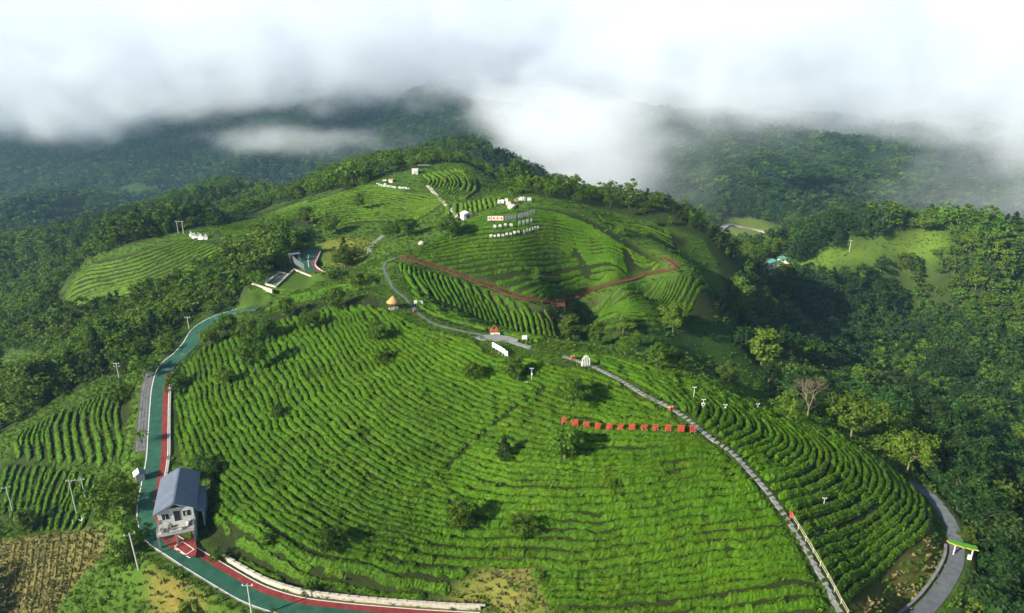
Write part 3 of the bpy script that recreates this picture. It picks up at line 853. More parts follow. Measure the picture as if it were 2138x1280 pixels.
# stone retaining wall at the foot of the main slope
_, Nr = normals(road_L)
kw = int(np.argmin(np.hypot(road_L[:, 0] + 52, road_L[:, 1] - 97)))
wall_P = road_L[:kw + 1].copy()
wall = ribbon('retaining_wall', wall_P, -2.75, -3.15, .85, M['stone_pale'], 2.0)
tag(wall, 'long pale stone retaining wall at the foot of the tea slope', 'wall')
cap_me = None
_, Nw = normals(wall_P)
cop = resample(np.c_[wall_P[:, :2] - Nw * 2.95, wall_P[:, 2] + .88], 1.6)
cop_mesh = MB().box((0, 0, 0), (1.56, .46, .08)).mesh('coping_stone', M['stone_pale'])
Tc, _ = normals(cop)
for i in range(len(cop)):
    c_ = link('coping_stone', cop_mesh, wall); c_.location = cop[i]; c_.rotation_euler = (0, 0, math.atan2(Tc[i, 1], Tc[i, 0]))

# yard in front of the house with its painted bay
def sheet(name, pix, z, mat, parent=None):
    P = np.array([at_z(px, py, z) for px, py in pix], float)
    me = bpy.data.meshes.new(name); me.from_pydata(P.tolist(), [], [list(range(len(P)))]); me.materials.append(mat)
    return link(name, me, parent)
ZR = ZH + .15
yd = sheet('yard', [(340,1092),(346,1120),(352,1131),(408,1122),(411,1148),(408,1162),(393,1164),(352,1142),(330,1116)][::-1], ZR + .012, M['road_red']); tag(yd, kind='structure')
def strip_line(a, b, w, z, mat, parent):
    A = np.array(at_z(*a, z)); B = np.array(at_z(*b, z)); d = (B - A)[:2]; d /= np.linalg.norm(d); n_ = np.array([-d[1], d[0], 0]) * w / 2
    me = bpy.data.meshes.new('bay_line'); me.from_pydata([tuple(A - n_), tuple(B - n_), tuple(B + n_), tuple(A + n_)], [], [[0, 1, 2, 3]]); me.materials.append(mat)
    return link('bay_line', me, parent)
bay = [(364,1141),(382,1131),(405,1147),(388,1158)]
for i in range(4): strip_line(bay[i], bay[(i + 1) % 4], .16, ZR + .017 + i * .001, M['white_paint'], yd)
for a, b_ in (((364,1145),(371,1149)),((376,1153),(384,1157)),((389,1161),(397,1165))): strip_line(a, b_, .16, ZR + .017, M['white_paint'], yd)

# ------------------------------------------------------------------ house
def hp(u, v, z=0.0):
    return (u * HOUSE_U[0] + v * HOUSE_V[0], u * HOUSE_U[1] + v * HOUSE_V[1], z)
HU = HOUSE_U / np.linalg.norm(HOUSE_U)
hz = math.atan2(HU[1], HU[0])
house = empty('farmhouse', (HOUSE_C[0], HOUSE_C[1], ZH), hz)
tag(house, 'long farmhouse with blue-grey pitched sheet roof beside the road bend', 'house')
W2, D2, EV, RG = 2.95, 5.7, 5.3, 6.75
mb = MB()
mb.add([(-W2,-D2,0),(W2,-D2,0),(W2,D2,0),(-W2,D2,0),(-W2,-D2,EV),(W2,-D2,EV),(W2,D2,EV),(-W2,D2,EV),(0,-D2,RG-.12),(0,D2,RG-.12)],
       [[0,1,5,8,4],[2,3,7,9,6],[1,2,6,5],[3,0,4,7],[0,3,2,1]])
mb.build('wall', M['wall_white'], house)
def slab4(name, pts4, th, mat, parent):
    p = np.asarray(pts4, float); nrm = np.cross(p[1] - p[0], p[3] - p[0]); nrm /= np.linalg.norm(nrm)
    q = np.vstack([p, p - nrm * th])
    return MB().add(q, [[0,1,2,3],[7,6,5,4],[0,4,5,1],[1,5,6,2],[2,6,7,3],[3,7,4,0]]).build(name, mat, parent)
sl = (RG - EV) / W2
for sgn in (-1, 1):
    e = 3.55 * sgn
    pp = [(e,-6.3,RG-sl*3.55),(0.01*sgn,-6.3,RG),(0.01*sgn,6.3,RG),(e,6.3,RG-sl*3.55)]
    if sgn > 0: pp = pp[::-1]
    rf = slab4('roof_slope', [pp[0], pp[3], pp[2], pp[1]] , .08, M['roof'], house)
    rib = MB().box((0, 0, 0), (3.72, .05, .05)).mesh('roof_rib', M['roof'])
    for v in np.arange(-6.0, 6.1, .75):
        r_ = link('roof_rib', rib, rf); r_.location = (e / 2, v, RG - sl * 3.55 / 2 + .03); r_.rotation_euler = (0, math.atan(sl) * sgn, 0)
MB().box((0, 0, RG + .04), (.34, 12.64, .1)).build('ridge_cap', M['roof'], house)
MB().box((-1.1, -D2 - .03, 5.6), (.1, .1, .1)).add([(-1.1,-D2-.02,5.5),(1.1,-D2-.02,5.5),(0,-D2-.02,6.2)], [[0,1,2]]).build('gable_vent', M['dark'], house)
dr = MB().box((.2, -D2 - .02, 3.8), (1.0, .1, 2.1)).build('door', M['dark'], house)
MB().box((.2, -D2 - .05, 4.9), (1.3, .1, .12)).build('door_frame', M['concrete'], dr)
for u, w in ((-1.7, 1.1), (1.8, 1.2)):
    wd = MB().box((u, -D2 - .015, 4.0), (w, .08, 1.1)).build('window', M['dark'], house)
    for dx in (0,): MB().box((u + dx, -D2 - .06, 4.0), (.06, .05, 1.14)).build('window_bar', M['white_paint'], wd)
for v in (-3.5, -.5, 2.5):
    for sgn in (-1, 1):
        wd = MB().box((sgn * (W2 + .01), v, 4.2), (.08, 1.2, 1.2)).build('window', M['dark'], house)
        MB().box((sgn * (W2 + .05), v, 3.55), (.14, 1.4, .1)).build('sill', M['concrete'], wd)
# front terrace over an open ground floor
t0, t1 = -9.4, -D2 - .07
MB().box((0.1, (t0 + t1) / 2, 2.6), (6.0, t1 - t0, .28)).build('terrace_slab', M['concrete'], house)
for u in (-2.7, .1, 2.9): MB().box((u, t0 + .25, 1.23), (.32, .32, 2.46)).build('column', M['concrete_dark'], house)
MB().box((0.1, t1 - .15, 1.23), (5.9, .2, 2.44)).build('back_panel', M['concrete_dark'], house)
MB().box((3.0, (t0 + t1) / 2, 1.23), (.2, t1 - t0 - .8, 2.44)).build('side_panel', M['wall_white'], house)
for (u0, v0, u1, v1) in ((-2.85, t0 + .08, 3.0, t0 + .08), (-2.85, t0 + .1, -2.85, t1), (3.0, t0 + .1, 3.0, t1)):
    L_ = math.hypot(u1 - u0, v1 - v0); n_ = max(2, int(L_ / .75))
    for i in range(n_ + 1):
        f = i / n_; MB().box((u0 + (u1 - u0) * f, v0 + (v1 - v0) * f, 3.15), (.09, .09, .84)).build('baluster', M['concrete'], house)
    MB().tube([(u0, v0, 3.6), (u1, v1, 3.6)], .06, 6).build('handrail', M['concrete_dark'], house)
# lean-to on the hill side, pot plants, junk on the terrace
slab4('lean_to_roof', [(4.6,-5.2,3.3),(4.6,3.4,3.3),(W2+.05,3.4,3.9),(W2+.05,-5.2,3.9)], .08, M['roof'], house)
MB().box((4.3, -.9, 1.6), (.18, 8.2, 3.2)).build('lean_to_wall', M['wall_white'], house)
for u, v, s_ in ((-2.0, -8.2, .6), (-.9, -7.4, .5), (1.2, -8.6, .45), (2.2, -7.2, .7)):
    MB().box((u, v, 2.74 + s_ / 2), (s_ * 1.3, s_, s_), .4 * u).build('storage_box', random.choice([M['panel_grey'], M['bark'], M['concrete_dark'], M['concrete']]), house)
for k in range(14):
    u, v, s_ = random.uniform(-2.6, 2.7), random.uniform(t0 + .4, t1 - .6), random.uniform(.2, .5)
    MB().box((u, v, 2.74 + s_ * .35), (s_ * random.uniform(.8, 2.2), s_, s_ * .7), random.uniform(0, 3)).build('storage_box', random.choice([M['bark'], M['concrete_dark'], M['dark'], M['soil'], M['panel_grey']]), house)
MB().tube([(1.8, -6.4, 2.7), (1.8, -6.4, 4.7)], .09, 6).build('chimney_pipe', M['steel'], house)

# small shed across the road
sc_ = ground(293, 1001)
shed = empty('roadside_shed', sc_, hz + .25); tag(shed, 'tiny white-walled shed with dark pitched roof across the road', 'shed')
MB().add([(-.8,-1,-.5),(.8,-1,-.5),(.8,1,-.5),(-.8,1,-.5),(-.8,-1,1.5),(.8,-1,1.5),(.8,1,1.5),(-.8,1,1.5),(0,-1,2.0),(0,1,2.0)], [[0,1,5,8,4],[2,3,7,9,6],[1,2,6,5],[3,0,4,7]]).build('wall', M['wall_white'], shed)
slab4('roof', [(-1.1,-1.2,1.42),(0,-1.2,2.1),(0,1.2,2.1),(-1.1,1.2,1.42)][::-1], .07, M['wall_white'], shed)
slab4('roof', [(0,-1.2,2.1),(1.1,-1.2,1.42),(1.1,1.2,1.42),(0,1.2,2.1)][::-1], .07, M['roof'], shed)

# ------------------------------------------------------------------ stone path on the ridge, slab by slab, and its pale railing
rp = ribbon('ridge_path', ridge_L, .4, -.4, .05, M['slab'], .3); tag(rp, kind='structure')
sm = [MB().box((0, 0, 0), (.91, .86 + .08 * k, .12)).mesh('stone_slab', M['slab']) for k in range(3)]
Tr, Nr2 = normals(ridge_L)
for i in range(len(ridge_L)):
    s_ = link('stone_slab', sm[i % 3], rp)
    s_.location = (*ridge_L[i, :2], ridge_L[i, 2] + .09 + .015 * (i % 2)); s_.rotation_euler = (random.uniform(-.015, .015), 0, math.atan2(Tr[i, 1], Tr[i, 0]) + random.uniform(-.05, .05))
kr = int(np.argmin(np.abs(ridge_L[:, 1] - 99)))
fence_line('path_railing', ridge_L[:kr + 1], -1.0, 1.05, 1.9, .06, (.5, 1.0), M['wood_pale'], 'pale wooden railing down the lower ridge path', 'railing', .045)
MB_post = MB().box((0, 0, .5), (.36, .3, 1.0)); 
rb = empty('red_post_box', (*(ridge_L[kr, :2] - Nr2[kr] * .95), ridge_L[kr, 2]));
MB_post.build('body', M['red_paint'], rb); MB().box((0, 0, 1.06), (.46, .38, .1)).build('lid', M['red_paint'], rb); tag(rb, 'small red box post where the pale path railing begins', 'post')

up = ribbon('upper_path', upper_L, .36, -.36, .08, M['asphalt'], .4); tag(up, kind='structure')
fp = ribbon('foot_path', foot_L, 1.35, -1.35, .16, M['asphalt'], .5); tag(fp, kind='structure')
pw = ribbon('path_wall', foot_L[:int(len(foot_L) * .62)], 2.25, 1.75, .75, M['concrete_dark'], 1.6); tag(pw, 'low dark stone wall along the right-hand asphalt path', 'wall')

# ------------------------------------------------------------------ red boardwalk
bw = empty('boardwalk', board_L[0]); tag(bw, 'red-brown wooden boardwalk with railings round the second tea hill', 'boardwalk')
o_ = board_L[0].copy()
PB = resample(board_L, .5); PB[:, 2] = smooth1(PB[:, 2], 3)
Tb, Nb = normals(PB)
plank = MB().box((0, 0, 0), (.46, 1.2, .06)).mesh('plank', M['wood_red'])
for i in range(0, min(len(PB), 298)):
    p_ = link('plank', plank, bw); p_.location = PB[i] - o_ + [0, 0, .55]; p_.rotation_euler = (0, 0, math.atan2(Tb[i, 1], Tb[i, 0]))
post_m = MB().tube([[0, 0, -.8], [0, 0, 1.5]], .06, 6).mesh('post', M['wood_red'])
for sgn in (-1, 1):
    Q = np.c_[PB[:, :2] + Nb * .58 * sgn, PB[:, 2]] - o_
    MB().tube(Q + [0, 0, 1.55], .04, 5).build('rail', M['wood_red'], bw); MB().tube(Q + [0, 0, 1.05], .025, 5).build('rail', M['wood_red'], bw)
    MB().tube(Q + [0, 0, .42], .09, 5).build('beam', M['wood_red'], bw)
    for q in Q[::4]:
        p_ = link('post', post_m, bw); p_.location = q
deck_c = ground(1165, 640) 
dk = empty('viewing_deck', deck_c); tag(dk, 'square wooden viewing deck at the boardwalk bend', 'deck')
for i in range(8): MB().box((-1.75 + i * .5, 0, .62), (.46, 3.2, .07)).build('plank', M['wood_red'], dk)
for x in (-2, 0, 2):
    for y in (-1.6, 1.6): MB().tube([(x, y, -1.2), (x, y, 1.7)], .08, 6).build('post', M['wood_red'], dk)
for y in (-1.6, 1.6): MB().tube([(-2, y, 1.65), (2, y, 1.65)], .06, 6).build('rail', M['wood_red'], dk)
st_L = line_on(STEPS_PX, .6, 2)
stp = empty('stone_steps', st_L[0]); tag(stp, 'grey stone steps running down from the viewing deck', 'steps')
Ts, _ = normals(st_L)
stm = MB().box((0, 0, 0), (.55, 1.1, .2)).mesh('step', M['slab'])
for i in range(len(st_L)):
    p_ = link('step', stm, stp); p_.location = st_L[i] - st_L[0] + [0, 0, .12]; p_.rotation_euler = (0, 0, math.atan2(Ts[i, 1], Ts[i, 0]))

# pale track and plaza
for nm, pix, hw, mt in (('pale_track', [(935,455),(955,452),(935,430),(918,415),(900,395),(892,386)], .8, 'stone_pale'), ('plaza_path', [(1108,727),(1085,720),(1060,712)], .7, 'slab'),
                        ('far_track', [(1500,487),(1520,470),(1545,474),(1585,482),(1640,498)], 2.6, 'stone_pale'), ('side_track', [(770,530),(775,515),(800,492)], .8, 'slab')):
    L_ = line_on(pix, 1.5, 3, 400 if nm == 'far_track' else 0)
    t_ = ribbon(nm, L_, hw, -hw, .18 if hw < 2 else .8, M[mt], .5 if hw < 2 else 2); tag(t_, kind='structure')
pz = np.array([at_z(px, py, 0) for px, py in ()]) if False else None
pc = ground(1035, 706)
plaza = MB().prism([(-5.5,.6),(-3.2,-1.6),(.5,-2.0),(3.4,-1.2),(5.2,-2.0),(5.6,-1.2),(3,.9),(.5,1.8),(-2.5,1.7)], -.4, .16).build('plaza', M['slab']); plaza.location = pc; tag(plaza, kind='structure')
plaza.location.z = float(max(height(pc[0] + a, pc[1] + b_) for a in (-4, 0, 4) for b_ in (-1, 1))) 

# ------------------------------------------------------------------ lettering
def solve_h(base, ytop):
    lo, hi = 0.0, 60.0
    for _ in range(30):
        m_ = (lo + hi) / 2
        if project(base[0], base[1], base[2] + m_)[1] > ytop: lo = m_
        else: hi = m_
    return lo
_dg = None
def glyph(ch, size, mat, thick=.06, bold=.02):
    cu = bpy.data.curves.new('glyph', 'FONT'); cu.body = ch; cu.size = size; cu.extrude = thick; cu.offset = bold * size
    cu.align_x = 'CENTER'; cu.resolution_u = 2
    o = bpy.data.objects.new('glyph', cu); COL.objects.link(o)
    bpy.context.view_layer.update()
    me = bpy.data.meshes.new_from_object(o.evaluated_get(bpy.context.evaluated_depsgraph_get()))
    bpy.data.objects.remove(o); bpy.data.curves.remove(cu)
    me.materials.clear(); me.materials.append(mat); me.name = 'character'
    return me
WORDS = ['first', 'second', 'third', 'fourth', 'fifth', 'sixth', 'seventh', 'eighth', 'ninth', 'tenth', 'eleventh', 'twelfth', 'thirteenth', 'fourteenth', 'fifteenth', 'last']
def slogan(text, pix, size, lift, mat, name, label, group, turn=0.0, posts=True, bold=.02, tilt=-.12):
    for i, (ch, (px, py)) in enumerate(zip(text, pix)):
        g = ground(px, py)
        # stands on the ground below: bottom of the character at 'lift' above it
        r_ = empty(name, (g[0], g[1], float(height(g[0], g[1]))), turn)
        c_ = link('character', glyph(ch, size, mat, .07, bold), r_); c_.location = (0, 0, lift + .10 * size); c_.rotation_euler = (math.pi / 2 + tilt, 0, 0)
        if posts:
            for x in (-.3 * size, .3 * size): MB().tube([(x, .12, -.3), (x, .12, lift + .6 * size)], .04, 5).build('post', M['steel'], r_)
        tag(r_, label % WORDS[i], 'sign', group)
red_px = [(1178,890),(1200,896),(1224,900),(1248,903),(1272,904),(1295,904),(1319,905),(1344,906),(1368,906),(1394,907),(1421,908),(1446,909)]
slogan('女娲凤凰茶业现代示范园区', red_px, 1.45, .72, M['red_paint'], 'red_character', 'standing red character on the main slope, %s in the row', 'red characters across the main slope', .05, bold=.012)
slogan('蒋家坪', [(1042,431),(1049,430),(1057,428)], 1.45, .9, M['lettering'], 'white_character', 'white character by the hilltop boulder, %s in the row', 'white characters beside the hilltop boulder', -.6)
slogan('最美驿站', [(1077,425),(1086,424),(1095,424),(1105,425)], 1.5, .8, M['lettering'], 'white_character', 'large white character on the second hill top, %s in the row', 'large white characters on the second hill top', .05, bold=.03)
slogan('相约平利', [(1033,481),(1044,480),(1055,478),(1067,478)], 1.05, .95, M['lettering'], 'white_character', 'white character midway up the second hill, %s of the facing four', 'white characters midway up the second hill', .05)
slogan('健康茶乡', [(1085,473),(1094,472),(1102,470),(1110,468)], 1.05, .95, M['lettering'], 'white_character', 'white character midway up the second hill, %s of the turned four', 'white characters midway up the second hill', .75)
slogan('绿水青山金山银山', [(1025,501),(1033,501),(1041,500),(1050,499),(1058,497),(1066,496),(1074,494),(1082,492)], .98, .95, M['lettering'], 'white_character', 'small white character low on the second hill, %s of the facing eight', 'small white characters low on the second hill', .05)
slogan('因茶致富兴业', [(1095,491),(1101,489),(1107,488),(1113,486),(1118,484),(1124,483)], .98, .95, M['lettering'], 'white_character', 'small white character low on the second hill, %s of the turned six', 'small white characters low on the second hill', .75)
sx = np.linspace(788, 853, 15); sy = np.interp(sx, [788, 800, 820, 853], [391, 394, 397, 400])
slogan('平利女娲茶因茶兴业-青山不负人', list(zip(sx, sy)), 1.05, .95, M['lettering'], 'white_character', 'tiny white character on the far hill, %s in the slogan', 'tiny white characters on the far hill', .05, posts=False, bold=.035)

# boards standing on the second hill
def board(name, px, py, w, h, lift, mat, label, turn=0.0, mark=None, group=None, cat='board'):
    g = ground(px, py); r_ = empty(name, g, turn)
    MB().box((0, 0, lift + h / 2), (w, .08, h)).build('panel', mat, r_)
    for x in (-w * .4, w * .4): MB().tube([(x, .08, -.4), (x, .08, lift + h * .8)], .05, 5).build('post', M['steel'], r_)
    if mark: MB().box((0, -.05, lift + h * .5), (w * .45, .03, h * .45)).build('print', mark, r_)
    return tag(r_, label, cat, group)
for i, px in enumerate((1022, 1031, 1039, 1047)):
    board('pink_board', px, 464, 1.25, 1.5, .6, M['panel_pink'], 'pale pink board with red print on the second hill, %s of four' % WORDS[i], .05, M['red_paint'], 'pink boards on the second hill')
for i, (px, py) in enumerate(((1057,463),(1063,462),(1069,461),(1075,460),(1084,458),(1090,457),(1096,455),(1102,454),(1108,452),(1114,450))):
    board('grey_board', px, py, .85, 1.5, .5, M['panel_grey'], 'slim grey board in the line beside the pink boards, %s along' % WORDS[i], .5, None, 'grey boards on the second hill')
for i, (px, py) in enumerate(((1031,733),(1038,737),(1045,741),(1051,745),(1057,750))):
    board('white_board', px, py, 1.0, 1.15, .9, M['lettering'], 'white notice board beside the plaza, %s of five going downhill' % WORDS[i], -.75, None, 'white notice boards below the plaza')
board('single_white_board', 1095, 715, 1.2, 1.0, .8, M['lettering'], 'lone white board among tea beyond the plaza', .1)

# red sculpture on the plaza edge
g = ground(1032, 698); sp_ = empty('red_sculpture', g); sp_.scale = (.75, .75, .75); tag(sp_, 'red twin-peaked sculpture on a white and green base by the plaza', 'sculpture')
MB().box((.3, -.2, .25), (3.0, .9, .5)).build('base', M['white_paint'], sp_)
MB().box((.5, -.72, .2), (1.4, .3, .4)).build('planter', M['canopy_green'], sp_)
for x in (-.75, .75):
    MB().tube([(x - .55, 0, .4), (x - .3, 0, 1.5), (x, 0, 2.3)], [.20, .17, .12], 6).build('peak', M['red_paint'], sp_); MB().tube([(x + .55, 0, .4), (x + .3, 0, 1.5), (x, 0, 2.3)], [.20, .17, .12], 6).build('peak', M['red_paint'], sp_)
    MB().box((x, 0, 1.2), (.8, .14, .25)).build('cross_bar', M['red_paint'], sp_)
MB().tube([(-.75, 0, 2.3), (-.3, 0, 3.0), (.3, 0, 3.0), (.75, 0, 2.3)], .08, 6).build('arch', M['red_paint'], sp_)
MB().tube([(-.2, .05, 3.0), (0, .05, 3.6), (.25, .05, 3.3)], .07, 6).build('leaf', M['canopy_green'], sp_)

# ------------------------------------------------------------------ utility poles
def pole(base_px, top_y, label, arms=1, twin=0.0, lean=0.0, r=.16, name='utility_pole', turn=0.0):
    g = ground(*base_px); h = solve_h(g, top_y); r_ = empty(name, g, turn)
    xs = (-twin / 2, twin / 2) if twin else (0,)
    for x in xs: MB().tube([(x, 0, -.6), (x + lean * h, 0, h)], [r, r * .65], 8).build('shaft', M['pole'], r_)
    for k in range(arms):
        z = h - .35 - .9 * k; w = (twin + 1.4) if twin else 1.7
        MB().box((lean * h, 0, z), (w, .1, .12)).build('cross_arm', M['steel'], r_)
        for x in (-.45, 0, .45): MB().lathe([(.05, 0), (.10, .08), (.05, .16), (.09, .24), (.03, .3)], (x * w + lean * h, 0, z + .05), 8).build('insulator', M['white_paint'], r_)
    return tag(r_, label, 'utility pole', 'utility poles around the hill')
pole((289,1186), 1112, 'leaning concrete utility pole below the house bend', 1, lean=-.03, turn=.5)
pole((528,1296), 1219, 'utility pole cut by the lower frame edge beside the road', 1)
pole((28,1072), 1016, 'utility pole standing in the lowest terrace at the picture edge', 1, turn=.4)
pole((172,1066), 1000, 'twin-shaft utility pole in the lower terrace', 1, 2.4, turn=.2)
pole((249,791), 757, 'utility pole among bushes above the terrace', 2)
pole((395,688), 661, 'utility pole in the trees beside the upper road', 1)
pole((378,488), 461, 'distant twin-shaft utility pole above the white graves', 1, 2.2)
pole((1651,541), 513, 'distant lattice-like pole by the far hamlet', 2)
pole((1773,527), 501, 'distant pole on the edge of the bright meadow', 1)
pole((1578,560), 545, 'short white pole beside the hamlet roof', 1, r=.12)

# weather station, lamps and small instruments
def instrument(px, py, ytop, label, kind=0):
    g = ground(px, py); h = max(1.6, solve_h(g, ytop)); r_ = empty('field_instrument', g); r_.scale = (.72, .72, .85)
    MB().tube([(0, 0, -.3), (0, 0, h)], [.07, .05], 6).build('mast', M['white_paint'], r_)
    MB().tube([(-.45, 0, h * .93), (.45, 0, h * .93)], .035, 5).build('arm', M['white_paint'], r_)
    for x in (-.45, .45): MB().lathe([(.02, 0), (.13, .05), (.13, .16), (.03, .22)], (x, 0, h * .93), 8).build('sensor', M['white_paint'], r_)
    if kind != 1:
        bx_ = MB().box((0, -.12, h * .55), (.95, .22, .6) if kind == 2 else (.42, .25, .55)).build('cabinet', M['white_paint'], r_)
        if kind == 2: MB().box((0, -.24, h * .55), (.7, .02, .36)).build('screen', M['dark'], bx_)
    if kind == 0:
        p_ = MB().box((0, -.1, h * .75), (.6, .04, .45), M=Matrix.Rotation(.7, 3, 'X')).build('solar_panel', M['blue'], r_)
    return tag(r_, label, 'instrument', 'white field instruments among the tea')
instrument(1467, 856, 829, 'white instrument with a screen box on the rounded tea slope', 2)
instrument(1513, 860, 842, 'white instrument with small cabinet just below the screen one', 0)
instrument(1581, 858, 840, 'white instrument at the wood edge beyond the tea', 1)
instrument(1448, 832, 803, 'thin white mast highest on the rounded tea slope', 1)
instrument(1719, 1058, 1036, 'thin white mast among the lower curved tea hedges', 1)
instrument(1110, 796, 763, 'tall grey weather mast beside the light tree', 0)
sb = ground(1105, 797); s_ = MB().box((0, 0, .05), (2.2, 1.2, .35)).build('concrete_pad', M['stone_pale']); s_.location = sb; tag(s_, 'small pale pad at the foot of the tall weather mast', 'pad')
# white ribbed arch by the ridge path
g = ground(1223, 766); r_ = empty('white_arch', g, .2); tag(r_, 'white ribbed arch standing beside the ridge path', 'arch')
for k in range(5):
    x = -.8 + .4 * k; hh = 2.3 * math.sqrt(1 - (x / 1.05) ** 2) + .3
    MB().box((x, 0, hh / 2 + .2), (.14, .3, hh)).build('rib', M['lettering'], r_)
MB().tube([(.95 * math.cos(a), 0, .3 + 2.2 * math.sin(a)) for a in np.linspace(0, math.pi, 12)], .10, 6).build('hoop', M['lettering'], r_)
# lanterns / bins beside the path
for px, py, lb in ((1401, 858, 'pair of small red bins beside the ridge path above the red characters'), (1196, 751, 'pair of small red bins where the ridge path leaves the saddle')):
    g = ground(px, py); r_ = empty('litter_bins', g, .5)
    for x in (-.3, .3):
        MB().lathe([(.18, 0), (.22, .1), (.24, .7), (.2, .8)], (x, 0, .1), 10).build('bin', M['red_paint'], r_); MB().lathe([(.24, 0), (.12, .14)], (x, 0, .9), 10).build('cap', M['thatch'], r_)
    tag(r_, lb, 'bins')

# thatched pavilion and the two parasol-like white signs near it
def hut(px, py, rad, hgt, label, name='thatched_pavilion', roofm='thatch'):
    g = ground(px, py); r_ = empty(name, g)
    for a in np.arange(6) * math.pi / 3: MB().tube([(rad * .75 * math.cos(a), rad * .75 * math.sin(a), -.3), (rad * .75 * math.cos(a), rad * .75 * math.sin(a), hgt * .55)], .09, 6).build('post', M['wood_red'], r_)
    MB().lathe([(rad * 1.05, 0), (rad * 1.1, .1), (rad * .75, hgt * .22), (rad * .4, hgt * .40), (.1, hgt * .55), (.02, hgt * .58)], (0, 0, hgt * .5), 14).build('roof', M[roofm], r_, True)
    MB().lathe([(rad * .8, -.2), (rad * .8, .18)], (0, 0, 0), 14).build('floor', M['concrete'], r_)
    return tag(r_, label, 'pavilion')
hut(822, 644, 1.7, 3.4, 'thatched pavilion on the saddle beside the upper path')
for px, py, lb in ((868, 640, 'smaller white flag sign by the upper path'), (880, 641, 'larger white flag sign by the upper path')):
    board('white_sign', px, py, .8, .9, .9, M['lettering'], lb, .2)
g = ground(866, 652); MB_ = empty('red_cart', g, .6); tag(MB_, 'small red cart with blue top on the upper path', 'cart')
MB().box((0, 0, .45), (.9, .6, .5)).build('body', M['red_paint'], MB_); MB().box((0, 0, 1.2), (1.1, .8, .08)).build('canopy', M['blue'], MB_)
for x in (-.4, .4): MB().tube([(x, 0, .6), (x, 0, 1.2)], .03, 5).build('post', M['steel'], MB_)
# boulder and dome hut on top of the second hill, hut, tents, white box building
def rock(name, px, py, rad, mat, label, cat='boulder', squash=.7):
    g = ground(px, py); bm = bmesh.new(); bmesh.ops.create_icosphere(bm, subdivisions=3, radius=rad)
    for v in bm.verts:
        n_ = fbm(np.array([v.co.x * 1.1 + px]), np.array([v.co.y * 1.1 + v.co.z * 1.7]), 3, 2)[0]
        v.co *= 1 + .3 * n_; v.co.z *= squash
    me = bpy.data.meshes.new(name); bm.to_mesh(me); bm.free(); me.materials.append(mat)
    o = link(name, me); o.location = (g[0], g[1], g[2] + rad * .3); return tag(o, label, cat)
rock('boulder', 1069, 435, 1.5, M['stone_pale'], 'pale boulder on the brow of the second hill')
rock('boulder', 1064, 428, 1.3, M['stone_pale'], 'second pale boulder behind the one on the brow')
rock('boulder', 880, 510, 1.1, M['stone_pale'], 'pale rock beside the track at the left end of the boardwalk')
def gable_hut(name, px, py, w, d, h, turn, wallm, roofm, label, cat='hut', open_front=False):
    g = ground(px, py); r_ = empty(name, (g[0], g[1], g[2]), turn)
    MB().add([(-w/2,-d/2,-.8),(w/2,-d/2,-.8),(w/2,d/2,-.8),(-w/2,d/2,-.8),(-w/2,-d/2,h),(w/2,-d/2,h),(w/2,d/2,h),(-w/2,d/2,h),(0,-d/2,h*1.35),(0,d/2,h*1.35)], [[0,1,5,8,4],[2,3,7,9,6],[1,2,6,5],[3,0,4,7]]).build('wall', M[wallm], r_)
    for s_ in (-1, 1):
        pp = [(s_*(w/2+.25),-d/2-.25,h*.93),(0,-d/2-.25,h*1.4),(0,d/2+.25,h*1.4),(s_*(w/2+.25),d/2+.25,h*.93)]
        slab4('roof', pp if s_ > 0 else pp[::-1], .1, M[roofm], r_)
    MB().box((0, -d/2-.03, h*.4), (w*.28, .08, h*.8)).build('door', M['dark'], r_)
    return tag(r_, label, cat)
gable_hut('white_hut', 974, 455, 3.4, 3.0, 1.6, .5, 'wall_white', 'lettering', 'white-roofed hut at the foot of the second hill')
g = ground(867, 363); r_ = empty('white_box_building', g); tag(r_, 'small white flat-roofed box building on the far hilltop', 'building')
MB().box((0, 0, .9), (2.8, 2.4, 2.6)).build('wall', M['wall_white'], r_); MB().box((0, 0, 2.28), (3.1, 2.7, .14)).build('roof', M['lettering'], r_); MB().box((.2, -1.22, .8), (1.5, .06, 1.2)).build('window', M['panel_grey'], r_)
g = ground(885, 351); r_ = empty('green_wall', g); tag(r_, 'long dark green screen on the far hilltop', 'screen'); MB().box((0, 0, .6), (6, .15, 1.6)).build('panel', M['leaf_dark'], r_); MB().box((0, 0, 1.45), (6.1, .2, .1)).build('rail', M['lettering'], r_)
board('far_white_sign', 803, 380, 1.7, .7, .4, M['lettering'], 'upper small white board above the far slogan', .2)
board('far_white_sign', 804, 388, 1.0, .8, .4, M['lettering'], 'lower small white board above the far slogan', .2)
gable_hut('ochre_hut', 818, 379, 2.4, 2.0, .8, 1.2, 'panel_pink', 'thatch', 'low ochre hut above the far slogan')

